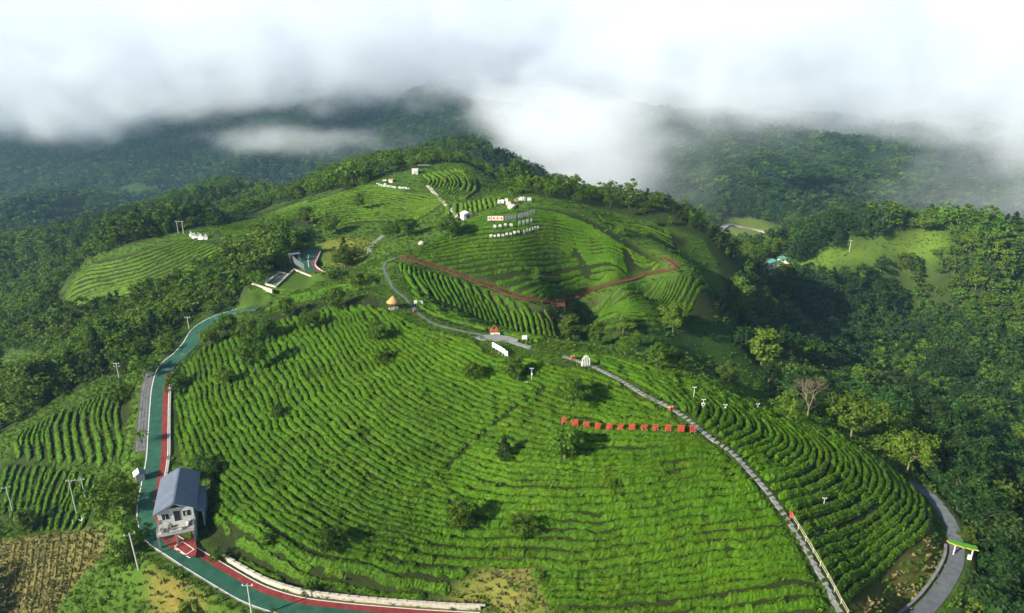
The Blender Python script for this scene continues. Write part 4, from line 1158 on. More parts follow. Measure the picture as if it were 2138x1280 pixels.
# ------------------------------------------------------------------ graves, pale walls, court and vegetable plot on the left
for i, (px, py, w) in enumerate(((401,494,1.5),(407,497,2.2),(415,496,1.6),(421,499,2.4),(431,499,1.4))):
    g = ground(px, py); r_ = empty('grave', g, .3 * (i % 3) - .2)
    MB().box((0, 0, .45), (w, 1.2, 1.3)).build('tomb', M['lettering'] if i % 2 else M['wall_white'], r_); MB().box((0, -.1, 1.2), (w * 1.15, 1.3, .16)).build('cornice', M['panel_grey'], r_); MB().box((0, -.45, 1.75), (w * .45, .15, 1.0)).build('headstone', M['concrete'], r_)
    tag(r_, 'white tomb on the wooded spur, %s from the twin pole' % WORDS[i], 'grave', 'white tombs on the spur')
g0, g1 = ground(518, 501), ground(577, 501)
wl_ = MB().box((0, 0, .6), (float(np.hypot(*(g1 - g0)[:2])), .5, 2.0)).build('pale_wall', M['stone_pale']); wl_.location = (g0 + g1) / 2; wl_.rotation_euler = (0, 0, math.atan2(g1[1] - g0[1], g1[0] - g0[0])); tag(wl_, 'pale retaining wall on the wooded spur beside the graves', 'wall')

cz = float(court_c[2]) + .12
ct = sheet('court', [(612,545),(640,520),(668,512),(672,520),(668,535),(662,550),(668,560),(684,572),(650,566),(625,560)][::-1], cz, M['road_green']); tag(ct, kind='structure')
rl = np.array([at_z(px, py, cz + .02) for px, py in [(668,526),(662,540),(657,552),(662,560),(672,566),(683,571)]]); rl = resample(rl, .8)
ribbon('red_lane', rl, .0, -.9, .0, M['road_red'], 0, ct); ribbon('kerb', rl, .05, .35, .35, M['stone_pale'], .6, ct)
ribbon('court_line', resample(np.array([at_z(px, py, cz + .02) for px, py in [(644,532),(643,545),(645,558)]]), .8), .1, -.1, .0, M['white_paint'], 0, ct)
fence_line('court_fence', resample(np.array([at_z(px, py, cz) for px, py in [(612,545),(620,553),(635,563)]]), .6), 0, 2.0, 1.0, .05, (.2, .7, 1.2, 1.9), M['panel_grey'], 'grey metal fence at the near side of the green court', 'fence')
g = np.array(at_z(616, 545, cz)); r_ = empty('court_shelter', g, .5); tag(r_, 'dark open-framed shelter on the court edge', 'shelter')
for x in (-1.6, 1.6):
    for y in (-1, 1): MB().tube([(x, y, -.3), (x, y, 2.6)], .07, 6).build('post', M['panel_grey'], r_)
MB().box((0, 0, 2.65), (3.8, 2.6, .1)).build('roof', M['roof'], r_)
fz = float(farm_c[2]) + .35
def wall_px(a, b_, h, th, name, mat, parent, z=fz):
    A, B = np.array(at_z(*a, z)), np.array(at_z(*b_, z)); d = B - A
    o = MB().box((0, 0, 0), (float(np.hypot(d[0], d[1])) + th, th, h)).build(name, mat, parent); o.location = (A + B) / 2 - [0, 0, h / 2 - .15] - (np.array(parent.location) if parent else 0); o.rotation_euler = (0, 0, math.atan2(d[1], d[0])); return o
plot = empty('vegetable_plot', np.array(at_z(590, 580, fz))); tag(plot, 'walled vegetable plot with pale stone borders below the court', 'garden plot')
for a, b_ in (((553,592),(584,568)),((584,568),(604,573)),((553,592),(576,598)),((576,598),(614,562)),((528,592),(568,605))): wall_px(a, b_, 1.2, .55, 'border', M['stone_pale'], plot)
wall_px((617,563), (650,576), 1.4, .5, 'terrace_wall', M['stone_pale'], plot)
P4 = np.array([at_z(px, py, fz - .25) for px, py in [(556,591),(585,570),(603,574),(577,595)]]) - np.array(plot.location)
bed = bpy.data.meshes.new('bed'); bed.from_pydata(P4.tolist(), [], [[3, 2, 1, 0]]); bed.materials.append(M['grass']); link('bed', bed, plot)
for k in range(6):
    f = (k + .5) / 6; A = P4[0] * (1 - f) + P4[3] * f; B = P4[1] * (1 - f) + P4[2] * f
    pts_ = np.array([A * (1 - t) + B * t for t in np.linspace(.05, .95, 14)]); pts_[:, 2] += .05
    MB().tube(pts_, .18 + .08 * rng.random(14), 6).build('crop_row', M['leaf_mid'] if k % 2 else M['panel_grey'], plot)

# ------------------------------------------------------------------ leaf-shaped canopy over the foot path
gc = np.array(at_z(2004, 1160, float(height(*ground(2000, 1160)[:2])) + .1)); r_ = empty('leaf_canopy', gc, -.45); r_.scale = (.76, .76, .85)
tag(r_, 'green leaf-shaped canopy on pinkish posts over the foot path', 'canopy')
out = np.array([(-3.4,.35),(-2.6,.75),(-1.4,.8),(-.4,1.1),(.5,.75),(1.4,.95),(2.2,.7),(2.9,1.0),(3.3,.4),(3.1,-.2),(3.4,-.8),(2.5,-.75),(1.7,-1.1),(.9,-.8),(.1,-1.15),(-.8,-.7),(-1.6,-.75),(-2.4,-.35),(-3.1,-.3)])
MB().prism(out, 2.95, 3.15).build('leaf_roof', M['canopy_green'], r_)
MB().prism(out * 1.03 + [0, -.02], 2.80, 2.945).build('leaf_trim', M['canopy_trim'], r_)
for x, y in ((-1.5, -.3), (-1.3, .3), (2.4, -.3), (2.5, .3)): MB().tube([(x, y, -.5), (x, y, 2.8)], .17, 8).build('post', M['post_pink'], r_)
MB().box((2.0, -.5, .5), (.9, .3, 1.2)).build('sign_block', M['lettering'], r_)

# scarecrow-like white marker and stake on the lowest terrace
for px, py, yt, lb, kd in ((172, 1093, 1076, 'white bird-shaped marker on a stick in the lowest terrace', 1), (153, 1101, 1085, 'short white stake in the lowest terrace', 0)):
    g = ground(px, py); h = max(1.2, solve_h(g, yt)); r_ = empty('white_marker', g)
    MB().tube([(0, 0, -.3), (.15, 0, h)], .05, 5).build('stick', M['lettering'], r_)
    if kd: MB().tube([(-.7, 0, h * .5), (0, 0, h * .35), (.6, 0, h * .8)], [.03, .12, .03], 6).build('wing', M['lettering'], r_)
    tag(r_, lb, 'marker')

# far hamlet
def hamlet(px, py, w, d, h, turn, wallm, roofm, label):
    g = ground(px, py, 260); r_ = empty('hamlet_house', g, turn)
    MB().box((0, 0, h / 2 - .5), (w, d, h + 1)).build('wall', M[wallm], r_)
    MB().add([(-w/2-.4,-d/2-.4,h+.01),(w/2+.4,-d/2-.4,h+.01),(w/2+.4,d/2+.4,h+.01),(-w/2-.4,d/2+.4,h+.01),(0,-d/2-.4,h+1.6),(0,d/2+.4,h+1.6)], [[0,1,4],[2,3,5],[1,2,5,4],[3,0,4,5],[3,2,1,0]]).build('roof', M[roofm], r_)
    for k in range(3): MB().box((-w*.3 + k * w * .3, -d/2-.02, h * .55), (w*.14, .08, h * .3)).build('window', M['dark'], r_)
    return tag(r_, label, 'house', 'houses of the far hamlet')
hamlet(1612, 556, 8, 5.5, 2.6, .3, 'wall_white', 'mint', 'mint-roofed house in the far hamlet')
hamlet(1634, 547, 6, 4, 2.2, -.2, 'wall_white', 'mint', 'smaller mint-roofed house behind in the far hamlet')
hamlet(1598, 553, 4.5, 4, 2.2, .8, 'concrete', 'roof', 'small grey house at the hamlet edge')
vr = line_on([(1600,560),(1612,568),(1620,580),(1618,592)], 2, 2, 260); t_ = ribbon('hamlet_road', vr, 3, -3, .4, M['asphalt'], 1.5); tag(t_, kind='structure')
# ------------------------------------------------------------------ trees
HT = 9.0
def leaf_quads(C, size, r_, out=None, fold=.45):
    m = len(C)
    d1 = r_.normal(size=(m, 3)); d1[:, 2] *= .7; d1 /= np.linalg.norm(d1, axis=1, keepdims=True)
    ref = r_.normal(size=(m, 3))
    if out is not None: ref = ref * .6 + out
    d2 = np.cross(ref, d1); d2 /= np.maximum(np.linalg.norm(d2, axis=1, keepdims=True), 1e-6)
    sz = size * (.6 + .8 * r_.random((m, 1)))
    return np.stack([C - d1 * sz, C + d2 * sz * .6, C + d1 * sz, C - d2 * sz * .6], 1).reshape(-1, 3)

def crown_points(kind, seed, ncl, per, r_):
    H = HT; cs = []
    if kind == 'conifer':
        for i in range(ncl):
            f = (i + r_.random()) / ncl; z = (.16 + .80 * f) * H; rad = (.235 * (1 - f) + .018) * H
            a = r_.random() * 6.283; q = rad * (.55 + .5 * r_.random())
            cs.append((q * math.cos(a), q * math.sin(a), z, .075 * H * (1.15 - .6 * f), .5))
    else:
        rx, rz, cz_ = {'broad': (.37, .39, .55), 'tall': (.19, .43, .55), 'bush': (.50, .40, .42), 'spread': (.46, .31, .63)}[kind]
        for i in range(ncl):
            v = r_.normal(size=3); v /= np.linalg.norm(v); v *= (.30 + .78 * r_.random() ** .6)
            if v[2] < -.75: v[2] *= .5
            lob = 1 + .34 * math.sin(3 * math.atan2(v[1], v[0]) + seed) * (1 - abs(v[2]))
            cs.append((v[0] * rx * H * lob, v[1] * rx * H * lob, (cz_ + v[2] * rz) * H, (.125 if kind != 'tall' else .09) * H * (.75 + .5 * r_.random()), .75))
    P = []; O = []
    ax = np.array([0, 0, .5 * H])
    for x, y, z, rad, sq in cs:
        v = r_.normal(size=(per, 3)); v /= np.linalg.norm(v, axis=1, keepdims=True); v *= (r_.random((per, 1)) ** .45)
        v[:, 2] *= sq
        c = np.array([x, y, z]) + v * rad; P.append(c)
        o = v + (np.array([x, y, z]) - ax) / (.5 * H); O.append(o)
    return np.vstack(P), np.vstack(O), cs

def make_tree(kind, seed, ncl, per, lsize, leaf, bark='bark', trunk_n=7):
    r_ = np.random.default_rng(seed * 31 + 5)
    P, O, cs = crown_points(kind, seed, ncl, per, r_)
    Q = leaf_quads(P, lsize, r_, O)
    crown = mesh_np('crown', Q, np.arange(len(Q)).reshape(-1, 4), [M[leaf]], False)
    mb = MB(); H = HT
    top = {'conifer': .9, 'tall': .8, 'broad': .62, 'bush': .4, 'spread': .62}[kind] * H
    base_r = {'bush': .07, 'conifer': .13}.get(kind, .17)
    zz = np.linspace(-.06 * H, top, 6); bend = np.cumsum(r_.normal(0, .06, 6)) * (zz > 1)
    mb.tube(np.c_[bend, bend[::-1] * .6, zz], np.linspace(base_r, base_r * .3, 6), trunk_n)
    if kind != 'conifer':
        for c in [cs[i] for i in r_.choice(len(cs), min(7, len(cs)), False)]:
            z0 = top * (.35 + .4 * r_.random()); s = np.array([np.interp(z0, zz, bend), np.interp(z0, zz, bend[::-1] * .6), z0]); e = np.array(c[:3])
            mid = (s + e) / 2 + [0, 0, -.03 * H]
            mb.tube([s, mid, e], [base_r * .5, base_r * .32, base_r * .12], 5)
    return mb.mesh('trunk', M[bark], True), crown

def make_bare(seed):
    r_ = random.Random(seed); mb = MB()
    def grow(p, d, ln, rad, depth):
        q = p + d * ln; mb.tube([p, (p + q) / 2 + Vector((r_.uniform(-.05, .05) * ln, r_.uniform(-.05, .05) * ln, 0)), q], [rad, rad * .85, rad * .62], 5 if depth < 3 else 3, False)
        if depth >= 6: return
        for _ in range(3 if depth < 5 else 2):
            nd = (d + Vector((r_.gauss(0, .42), r_.gauss(0, .42), r_.gauss(.12, .22)))).normalized()
            grow(q - d * ln * r_.uniform(0, .25), nd, ln * r_.uniform(.62, .8), rad * .62, depth + 1)
    grow(Vector((0, 0, -.3)), Vector((0, 0, 1)), HT * .27, .11, 0)
    return mb.mesh('branches', M['bark_pale'], True)

NEAR = {
 'broad_dark': [make_tree('broad', k, 56, 52, .27, 'leaf_olive') for k in range(3)],
 'valley_dark': [make_tree('broad', 90 + k, 56, 52, .27, 'leaf_dark') for k in range(3)],
 'broad_mid': [make_tree('broad', 10 + k, 56, 52, .27, 'leaf_mid') for k in range(3)],
 'broad_light': [make_tree('broad', 20 + k, 56, 50, .26, 'leaf_light') for k in range(3)],
 'spread_light': [make_tree('spread', 30 + k, 58, 48, .26, 'leaf_light', 'bark_pale') for k in range(2)],
 'tall_light': [make_tree('tall', 40 + k, 56, 44, .25, 'leaf_light') for k in range(2)],
 'tall_mid': [make_tree('tall', 50 + k, 56, 44, .25, 'leaf_mid') for k in range(2)],
 'conifer_dark': [make_tree('conifer', 60 + k, 80, 26, .26, 'leaf_dark') for k in range(2)],
 'bush_mid': [make_tree('bush', 70 + k, 44, 46, .32, 'leaf_mid') for k in range(2)],
 'bush_light': [make_tree('bush', 80 + k, 44, 46, .32, 'leaf_light') for k in range(2)],
}
KINDW = {'valley_dark': 'deep dark rounded', 'broad_dark': 'dark rounded', 'broad_mid': 'green rounded', 'broad_light': 'pale green rounded', 'spread_light': 'pale green spreading', 'tall_light': 'tall pale green', 'tall_mid': 'tall green', 'conifer_dark': 'dark conical', 'bush_mid': 'bushy green', 'bush_light': 'bushy pale green'}
n_trees = [0]
def plant(kind, pos, h, label, group=None, wide=1.0, name=None):
    tr, cr = NEAR[kind][n_trees[0] % len(NEAR[kind])]; n_trees[0] += 1
    s = h / HT
    nm = name or ('shrub' if kind.startswith('bush') else 'conifer_tree' if kind.startswith('conifer') else 'broadleaf_tree')
    r_ = empty(nm, pos, random.random() * 6.28); r_.scale = (s * wide, s * wide, s)
    link('trunk', tr, r_); link('crown', cr, r_)
    return tag(r_, label, 'shrub' if nm == 'shrub' else 'tree', group)

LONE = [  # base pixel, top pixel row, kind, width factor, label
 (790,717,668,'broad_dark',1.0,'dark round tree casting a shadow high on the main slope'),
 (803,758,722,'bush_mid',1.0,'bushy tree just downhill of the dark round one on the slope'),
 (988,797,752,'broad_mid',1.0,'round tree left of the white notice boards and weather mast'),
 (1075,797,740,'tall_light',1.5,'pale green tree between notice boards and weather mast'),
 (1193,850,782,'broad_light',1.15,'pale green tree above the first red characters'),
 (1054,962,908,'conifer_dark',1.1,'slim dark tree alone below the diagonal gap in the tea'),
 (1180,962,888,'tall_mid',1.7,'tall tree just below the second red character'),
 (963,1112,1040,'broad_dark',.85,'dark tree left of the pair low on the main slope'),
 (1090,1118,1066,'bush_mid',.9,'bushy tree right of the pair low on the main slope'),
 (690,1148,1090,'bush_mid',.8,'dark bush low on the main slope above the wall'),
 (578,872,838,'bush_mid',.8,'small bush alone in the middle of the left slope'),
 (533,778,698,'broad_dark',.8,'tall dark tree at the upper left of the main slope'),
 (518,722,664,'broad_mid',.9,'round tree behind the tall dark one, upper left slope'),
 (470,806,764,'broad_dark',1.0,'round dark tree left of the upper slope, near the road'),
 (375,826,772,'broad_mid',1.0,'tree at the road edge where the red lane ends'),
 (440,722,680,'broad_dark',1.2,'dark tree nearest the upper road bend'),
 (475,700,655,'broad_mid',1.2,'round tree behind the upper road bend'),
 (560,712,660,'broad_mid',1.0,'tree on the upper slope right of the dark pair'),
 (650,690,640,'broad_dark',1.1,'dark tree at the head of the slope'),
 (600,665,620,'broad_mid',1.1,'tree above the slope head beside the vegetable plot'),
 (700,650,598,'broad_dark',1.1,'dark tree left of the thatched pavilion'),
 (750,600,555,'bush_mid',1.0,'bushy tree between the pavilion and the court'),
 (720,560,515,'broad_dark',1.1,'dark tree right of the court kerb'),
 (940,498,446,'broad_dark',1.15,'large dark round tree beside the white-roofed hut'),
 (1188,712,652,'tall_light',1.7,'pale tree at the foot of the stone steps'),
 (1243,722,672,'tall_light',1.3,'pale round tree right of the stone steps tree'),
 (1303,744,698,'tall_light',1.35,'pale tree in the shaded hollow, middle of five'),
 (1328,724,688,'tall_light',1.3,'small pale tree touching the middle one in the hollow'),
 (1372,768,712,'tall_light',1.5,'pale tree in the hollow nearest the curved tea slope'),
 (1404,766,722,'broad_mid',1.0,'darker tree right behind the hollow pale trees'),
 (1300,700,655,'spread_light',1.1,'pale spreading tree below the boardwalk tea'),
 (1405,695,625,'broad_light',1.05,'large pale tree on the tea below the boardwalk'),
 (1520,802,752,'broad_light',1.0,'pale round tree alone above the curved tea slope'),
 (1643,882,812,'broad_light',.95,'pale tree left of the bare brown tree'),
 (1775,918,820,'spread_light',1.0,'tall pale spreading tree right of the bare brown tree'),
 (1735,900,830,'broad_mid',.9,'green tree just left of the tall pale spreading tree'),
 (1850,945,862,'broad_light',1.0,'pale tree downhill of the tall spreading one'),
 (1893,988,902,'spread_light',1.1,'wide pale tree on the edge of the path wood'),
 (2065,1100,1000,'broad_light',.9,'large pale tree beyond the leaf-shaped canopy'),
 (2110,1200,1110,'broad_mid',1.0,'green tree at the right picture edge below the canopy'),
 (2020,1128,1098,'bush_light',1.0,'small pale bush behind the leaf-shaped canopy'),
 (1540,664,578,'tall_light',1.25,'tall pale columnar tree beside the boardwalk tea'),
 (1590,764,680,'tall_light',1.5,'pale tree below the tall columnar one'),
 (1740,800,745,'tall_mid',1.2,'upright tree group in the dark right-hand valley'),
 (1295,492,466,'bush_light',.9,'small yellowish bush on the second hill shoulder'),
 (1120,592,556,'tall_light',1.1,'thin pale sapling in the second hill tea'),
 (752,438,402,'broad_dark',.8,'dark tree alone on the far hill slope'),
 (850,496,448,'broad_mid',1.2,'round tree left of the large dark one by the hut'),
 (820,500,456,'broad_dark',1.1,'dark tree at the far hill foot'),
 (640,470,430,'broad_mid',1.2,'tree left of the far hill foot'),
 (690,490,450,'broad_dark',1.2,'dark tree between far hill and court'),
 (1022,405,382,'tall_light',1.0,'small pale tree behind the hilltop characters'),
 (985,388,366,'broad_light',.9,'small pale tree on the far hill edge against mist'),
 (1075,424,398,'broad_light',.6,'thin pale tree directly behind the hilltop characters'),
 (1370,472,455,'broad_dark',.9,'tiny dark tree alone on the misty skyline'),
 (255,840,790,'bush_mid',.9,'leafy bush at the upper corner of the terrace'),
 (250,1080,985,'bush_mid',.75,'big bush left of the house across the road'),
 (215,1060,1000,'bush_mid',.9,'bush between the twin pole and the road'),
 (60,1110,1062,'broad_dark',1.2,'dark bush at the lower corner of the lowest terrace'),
 (285,1130,1070,'bush_mid',.7,'bush at the outer road bend opposite the house'),
 (260,1180,1120,'bush_mid',.8,'bush behind the leaning pole'),
 (420,985,940,'bush_mid',.9,'dark bush just behind the house roof'),
 (440,1010,955,'broad_mid',.9,'tree on the slope right behind the house'),
 (1275,1020,994,'bush_mid',.8,'small dark bush right of the low pair on the main slope'),
 (560,1140,1108,'bush_mid',.7,'small bush above the wall left end'),
 (645,1238,1212,'bush_mid',.8,'low bush just above the retaining wall'),
 (455,1170,1140,'bush_light',.8,'light bush at the wall end by the yard'),
 (1130,1215,1190,'bush_mid',.7,'small bush beside the bare grassy patch'),
 (2075,1290,1215,'bush_light',.9,'bright bush at the lower right corner'),
 (400,1300,1245,'bush_light',.8,'bright bush at the bottom edge near the wall'),
]
for px, py, yt, kd, wd, lb in LONE:
    g = ground(px, py); h = max(1.5, solve_h(g, yt))
    plant(kd, (g[0], g[1], g[2] - .1), h, lb, None, wd)
g = ground(1686, 872); h = solve_h(g, 788); r_ = empty('bare_tree', g); r_.scale = (h / HT * .9,) * 3
b_me = make_bare(3); zt = max(v.co.z for v in b_me.vertices); r_.scale = (h / zt,) * 3
link('branches', b_me, r_); tag(r_, 'leafless brown tree at the wood edge above the curved tea', 'tree')
# banana plant by the railing
g = ground(296, 925); r_ = empty('banana_plant', g); tag(r_, 'banana plant with drooping leaves beside the road railing', 'plant')
MB().tube([(0, 0, -.2), (0, 0, 1.6)], [.16, .10], 8).build('stem', M['leaf_mid'], r_)
for a in np.arange(9) * .7:
    p_ = np.array([(0, 0, 1.5), (.6, 0, 2.5), (1.4, 0, 2.6), (2.1, 0, 1.9)]); w_ = [.08, .3, .32, .05]
    V = []; ca, sa = math.cos(a), math.sin(a)
    for (x, y, z), w in zip(p_, w_):
        for s_ in (-1, 0, 1): V.append((x * ca - s_ * w * sa, x * sa + s_ * w * ca, z + (.08 if s_ == 0 else 0)))
    MB().add(V, [[i*3+k, i*3+k+1, i*3+k+4, i*3+k+3] for i in range(3) for k in range(2)]).build('leaf', M['leaf_light'], r_)

# ------------------------------------------------------------------ woods: scatter, the largest in view as trees of their own, the rest as one mass
def jgrid(x0, x1, y0, y1, s, seed):
    r_ = np.random.default_rng(seed)
    gx, gy = np.meshgrid(np.arange(x0, x1, s), np.arange(y0, y1, s))
    return (gx + (r_.random(gx.shape) - .5) * s * .95).ravel(), (gy + (r_.random(gx.shape) - .5) * s * .95).ravel()

def wood(x0, x1, y0, y1, s, dmin, dmax, seed):
    x, y = jgrid(x0, x1, y0, y1, s, seed)
    d = np.hypot(x, y); z = height(x, y)
    px, py, dep = project(x, y, z)
    k = (d > dmin) & (d <= dmax) & (dep > 20) & (px > -260) & (px < 2400) & (py < 1480)
    x, y, z = x[k], y[k], z[k]
    k = ~is_open(x, y)
    for f in (band(road_L, 4.5), band(foot_L, 4.0)):
        idx = np.flatnonzero(k & (np.hypot(x, y) < 330))
        if len(idx): k[idx[f(x[idx], y[idx])]] = False
    return x[k], y[k], z[k]
nx1 = wood(-330, 330, 40, 420, 3.9, 70, 340, 1)
nx2 = wood(-650, 650, 150, 760, 5.4, 340, 720, 2)
nx3 = wood(-1800, 1800, 300, 2300, 8.5, 720, 2250, 3)

def seen(x, y, z, top):
    t = np.linspace(.15, .97, 60)[None]
    X = x[:, None] * t; Y = y[:, None] * t; Z = CAM_H + (z[:, None] + top[:, None] - CAM_H) * t
    return (Z > height(X, Y) - .5).all(1)

x, y, z = nx1
thin = ~((y > 240) & (y < 320) & (x > 0) & (x < 115) & (np.random.default_rng(4).random(len(x)) < .5)); x, y, z = x[thin], y[thin], z[thin]
lone_xy = np.array([ground(t[0], t[1])[:2] for t in LONE] + [ground(1686, 872)[:2]]); rad_ = np.array([3.6] * len(LONE) + [7.0])
free = (np.hypot(x[:, None] - lone_xy[None, :, 0], y[:, None] - lone_xy[None, :, 1]) > rad_[None]).all(1); x, y, z = x[free], y[free], z[free]
r_ = np.random.default_rng(99)
hh = 5.0 + 5.5 * r_.random(len(x)) + 2.5 * vnoise(x / 30, y / 30, 4)
edge = is_open(x + 5, y) | is_open(x - 5, y) | is_open(x, y - 5) | is_open(x, y + 6)
hh[r_.random(len(x)) > .92] *= 1.45
hh[edge] *= .62
rise = (x > 248) & (y > 320) & (y < 440); hh[rise] *= 1.35
brow = (y > 240) & (y < 320) & (x > 0) & (x < 115); hh[brow] *= .55
leaf_tone = vnoise(x / 45 + 3, y / 45, 14) + .15 * r_.random(len(x)) + np.where(x < -30, .10, 0)  # random leaf tone; left woods mixed paler to look sunlit
kind = np.where(leaf_tone > .62, 'broad_light', np.where(leaf_tone > .42, 'broad_mid', 'broad_dark')).astype(object)
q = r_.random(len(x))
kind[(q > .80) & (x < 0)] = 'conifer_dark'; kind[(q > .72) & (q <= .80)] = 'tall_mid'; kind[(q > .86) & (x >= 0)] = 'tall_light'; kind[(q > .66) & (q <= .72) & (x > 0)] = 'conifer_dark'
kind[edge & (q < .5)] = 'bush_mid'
kind[(x > 40) & (y < 300) & (q < np.where(y > 190, .62, .80))] = 'valley_dark'  # dark-leaved trees; their leaf colour also carries the valley's shade
px, py, dep = project(x, y, z + hh * .6)
vis = seen(x, y, z, hh) & (px > -10) & (px < 2150) & (py < 1290)
score = np.where(vis, hh / dep, 0)
n_ind = 300 - n_trees[0]
top = np.argsort(-score)[:n_ind]
sel = np.zeros(len(x), bool); sel[top] = score[top] > 0
def where_label(px_, py_, kd):
    w = KINDW[kd]
    if px_ < 560: reg = ('in the wood below the terraces' if py_ > 980 else 'in the wood left of the road' if py_ > 640 else 'in the wood on the left spur')
    elif px_ < 1500: reg = 'in the wood behind the tea hills'
    else: reg = ('beside the right-hand foot path' if py_ > 1020 else 'in the dark valley wood right of the tea' if py_ > 680 else 'in the wood under the bright meadow')
    return '%s %s %s' % (w, 'bush' if kd.startswith('bush') else 'tree', reg), 'trees ' + reg
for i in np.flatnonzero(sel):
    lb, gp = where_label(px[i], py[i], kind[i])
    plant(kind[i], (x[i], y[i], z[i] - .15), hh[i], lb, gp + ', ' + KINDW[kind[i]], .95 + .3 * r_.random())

# lighter variants for the mass
def joined(kind_, seed, ncl, per, ls, leaf):
    tr, cr = make_tree(kind_, seed, ncl, per, ls, leaf, 'bark', 5)
    bm = bmesh.new(); bm.from_mesh(cr); n0 = len(bm.faces); bm.from_mesh(tr)
    me = bpy.data.meshes.new('wood_tree'); bm.to_mesh(me); bm.free()
    me.materials.append(M[leaf]); me.materials.append(M['bark'])
    idx = np.zeros(len(me.polygons), np.int32); idx[n0:] = 1; me.polygons.foreach_set('material_index', idx)
    return me
src_mid = bpy.data.collections.new('wood_sources_mid'); src_far = bpy.data.collections.new('wood_sources_far'); src_grass = bpy.data.collections.new('grass_sources')
MIDK = ['valley_dark', 'broad_mid', 'broad_light', 'tall_mid', 'conifer_dark', 'bush_mid', 'tall_light']
for i, (kd, lf) in enumerate((('broad', 'leaf_dark'), ('broad', 'leaf_mid'), ('broad', 'leaf_light'), ('tall', 'leaf_mid'), ('conifer', 'leaf_dark'), ('bush', 'leaf_mid'), ('tall', 'leaf_light'))):
    o = bpy.data.objects.new('src_%02d' % i, joined(kd, 100 + i, 30, 18, .40, lf)); src_mid.objects.link(o)
for i, (kd, lf) in enumerate((('broad', 'leaf_far'), ('broad', 'leaf_far'), ('conifer', 'leaf_far'), ('broad', 'leaf_mid'))):
    o = bpy.data.objects.new('far_%02d' % i, joined(kd, 140 + i, 20, 9, .75, lf)); src_far.objects.link(o)
# grass tuft and leafy weed
for i in range(4):
    rr = np.random.default_rng(500 + i); V = []; F = []
    for b_ in range(16):
        a = rr.random() * 6.28; p = np.array([rr.normal(0, .22), rr.normal(0, .22), 0]); l_ = .25 + .4 * rr.random(); d = np.array([math.cos(a), math.sin(a), 0]); s_ = np.array([-d[1], d[0], 0]) * (.05 if i < 2 else .12)
        n0 = len(V); V += [p - s_, p + s_, p + d * l_ * .4 + [0, 0, l_ * .7] + s_ * .9, p + d * l_ * .8 + [0, 0, l_ * (1 if i < 2 else .7)]]; F.append([n0, n0 + 1, n0 + 2, n0 + 3])
    me = bpy.data.meshes.new('tuft'); me.from_pydata([tuple(v) for v in V], [], F); me.materials.append(M['grass'] if i != 3 else M['straw'])
    src_grass.objects.link(bpy.data.objects.new('tuft_%02d' % i, me))

def scatter(name, x, y, z, scl, var, coll, label, cat):
    me = bpy.data.meshes.new(name); n = len(x); me.vertices.add(n)
    me.vertices.foreach_set('co', np.c_[x, y, z].astype(np.float32).ravel())
    a = me.attributes.new('scl', 'FLOAT_VECTOR', 'POINT'); a.data.foreach_set('vector', np.asarray(scl, np.float32).ravel())
    a = me.attributes.new('yaw', 'FLOAT_VECTOR', 'POINT'); a.data.foreach_set('vector', np.c_[np.zeros(n), np.zeros(n), np.random.default_rng(n).random(n) * 6.28].astype(np.float32).ravel())
    a = me.attributes.new('var', 'INT', 'POINT'); a.data.foreach_set('value', np.asarray(var, np.int32))
    o = link(name, me)
    ng = bpy.data.node_groups.new(name, 'GeometryNodeTree')
    ng.interface.new_socket('Geometry', in_out='INPUT', socket_type='NodeSocketGeometry'); ng.interface.new_socket('Geometry', in_out='OUTPUT', socket_type='NodeSocketGeometry')
    gi = ng.nodes.new('NodeGroupInput'); go = ng.nodes.new('NodeGroupOutput')
    ci = ng.nodes.new('GeometryNodeCollectionInfo'); ci.inputs['Collection'].default_value = coll; ci.inputs['Separate Children'].default_value = True; ci.inputs['Reset Children'].default_value = True
    ip = ng.nodes.new('GeometryNodeInstanceOnPoints'); ip.inputs['Pick Instance'].default_value = True
    def attr(nm, ty):
        q_ = ng.nodes.new('GeometryNodeInputNamedAttribute'); q_.data_type = ty; q_.inputs['Name'].default_value = nm; return q_.outputs['Attribute']
    e2r = ng.nodes.new('FunctionNodeEulerToRotation')
    l_ = ng.links
    l_.new(gi.outputs[0], ip.inputs['Points']); l_.new(ci.outputs[0], ip.inputs['Instance']); l_.new(attr('var', 'INT'), ip.inputs['Instance Index'])
    l_.new(attr('yaw', 'FLOAT_VECTOR'), e2r.inputs[0]); l_.new(e2r.outputs[0], ip.inputs['Rotation']); l_.new(attr('scl', 'FLOAT_VECTOR'), ip.inputs['Scale'])
    l_.new(ip.outputs[0], go.inputs[0])
    md = o.modifiers.new('scatter', 'NODES'); md.node_group = ng
    return tag(o, label, cat, kind='stuff')

k = ~sel
mi = {n_: i for i, n_ in enumerate(MIDK)}; mi['broad_dark'] = 0
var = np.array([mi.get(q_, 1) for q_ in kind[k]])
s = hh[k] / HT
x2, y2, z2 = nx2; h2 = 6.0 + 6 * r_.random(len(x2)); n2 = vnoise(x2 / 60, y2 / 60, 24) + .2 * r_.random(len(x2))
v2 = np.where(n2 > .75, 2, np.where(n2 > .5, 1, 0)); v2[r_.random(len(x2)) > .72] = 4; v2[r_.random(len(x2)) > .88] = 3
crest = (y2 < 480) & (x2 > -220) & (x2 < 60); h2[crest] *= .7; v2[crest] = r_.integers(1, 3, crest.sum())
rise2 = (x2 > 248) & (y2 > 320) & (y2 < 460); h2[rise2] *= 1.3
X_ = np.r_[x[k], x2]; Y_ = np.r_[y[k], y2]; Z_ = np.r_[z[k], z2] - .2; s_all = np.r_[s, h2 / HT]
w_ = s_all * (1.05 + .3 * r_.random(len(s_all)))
scatter('wood', X_, Y_, Z_, np.c_[w_, w_, s_all], np.r_[var, v2], src_mid, 'dense mixed wood covering the valley sides around the tea hill', 'wood')
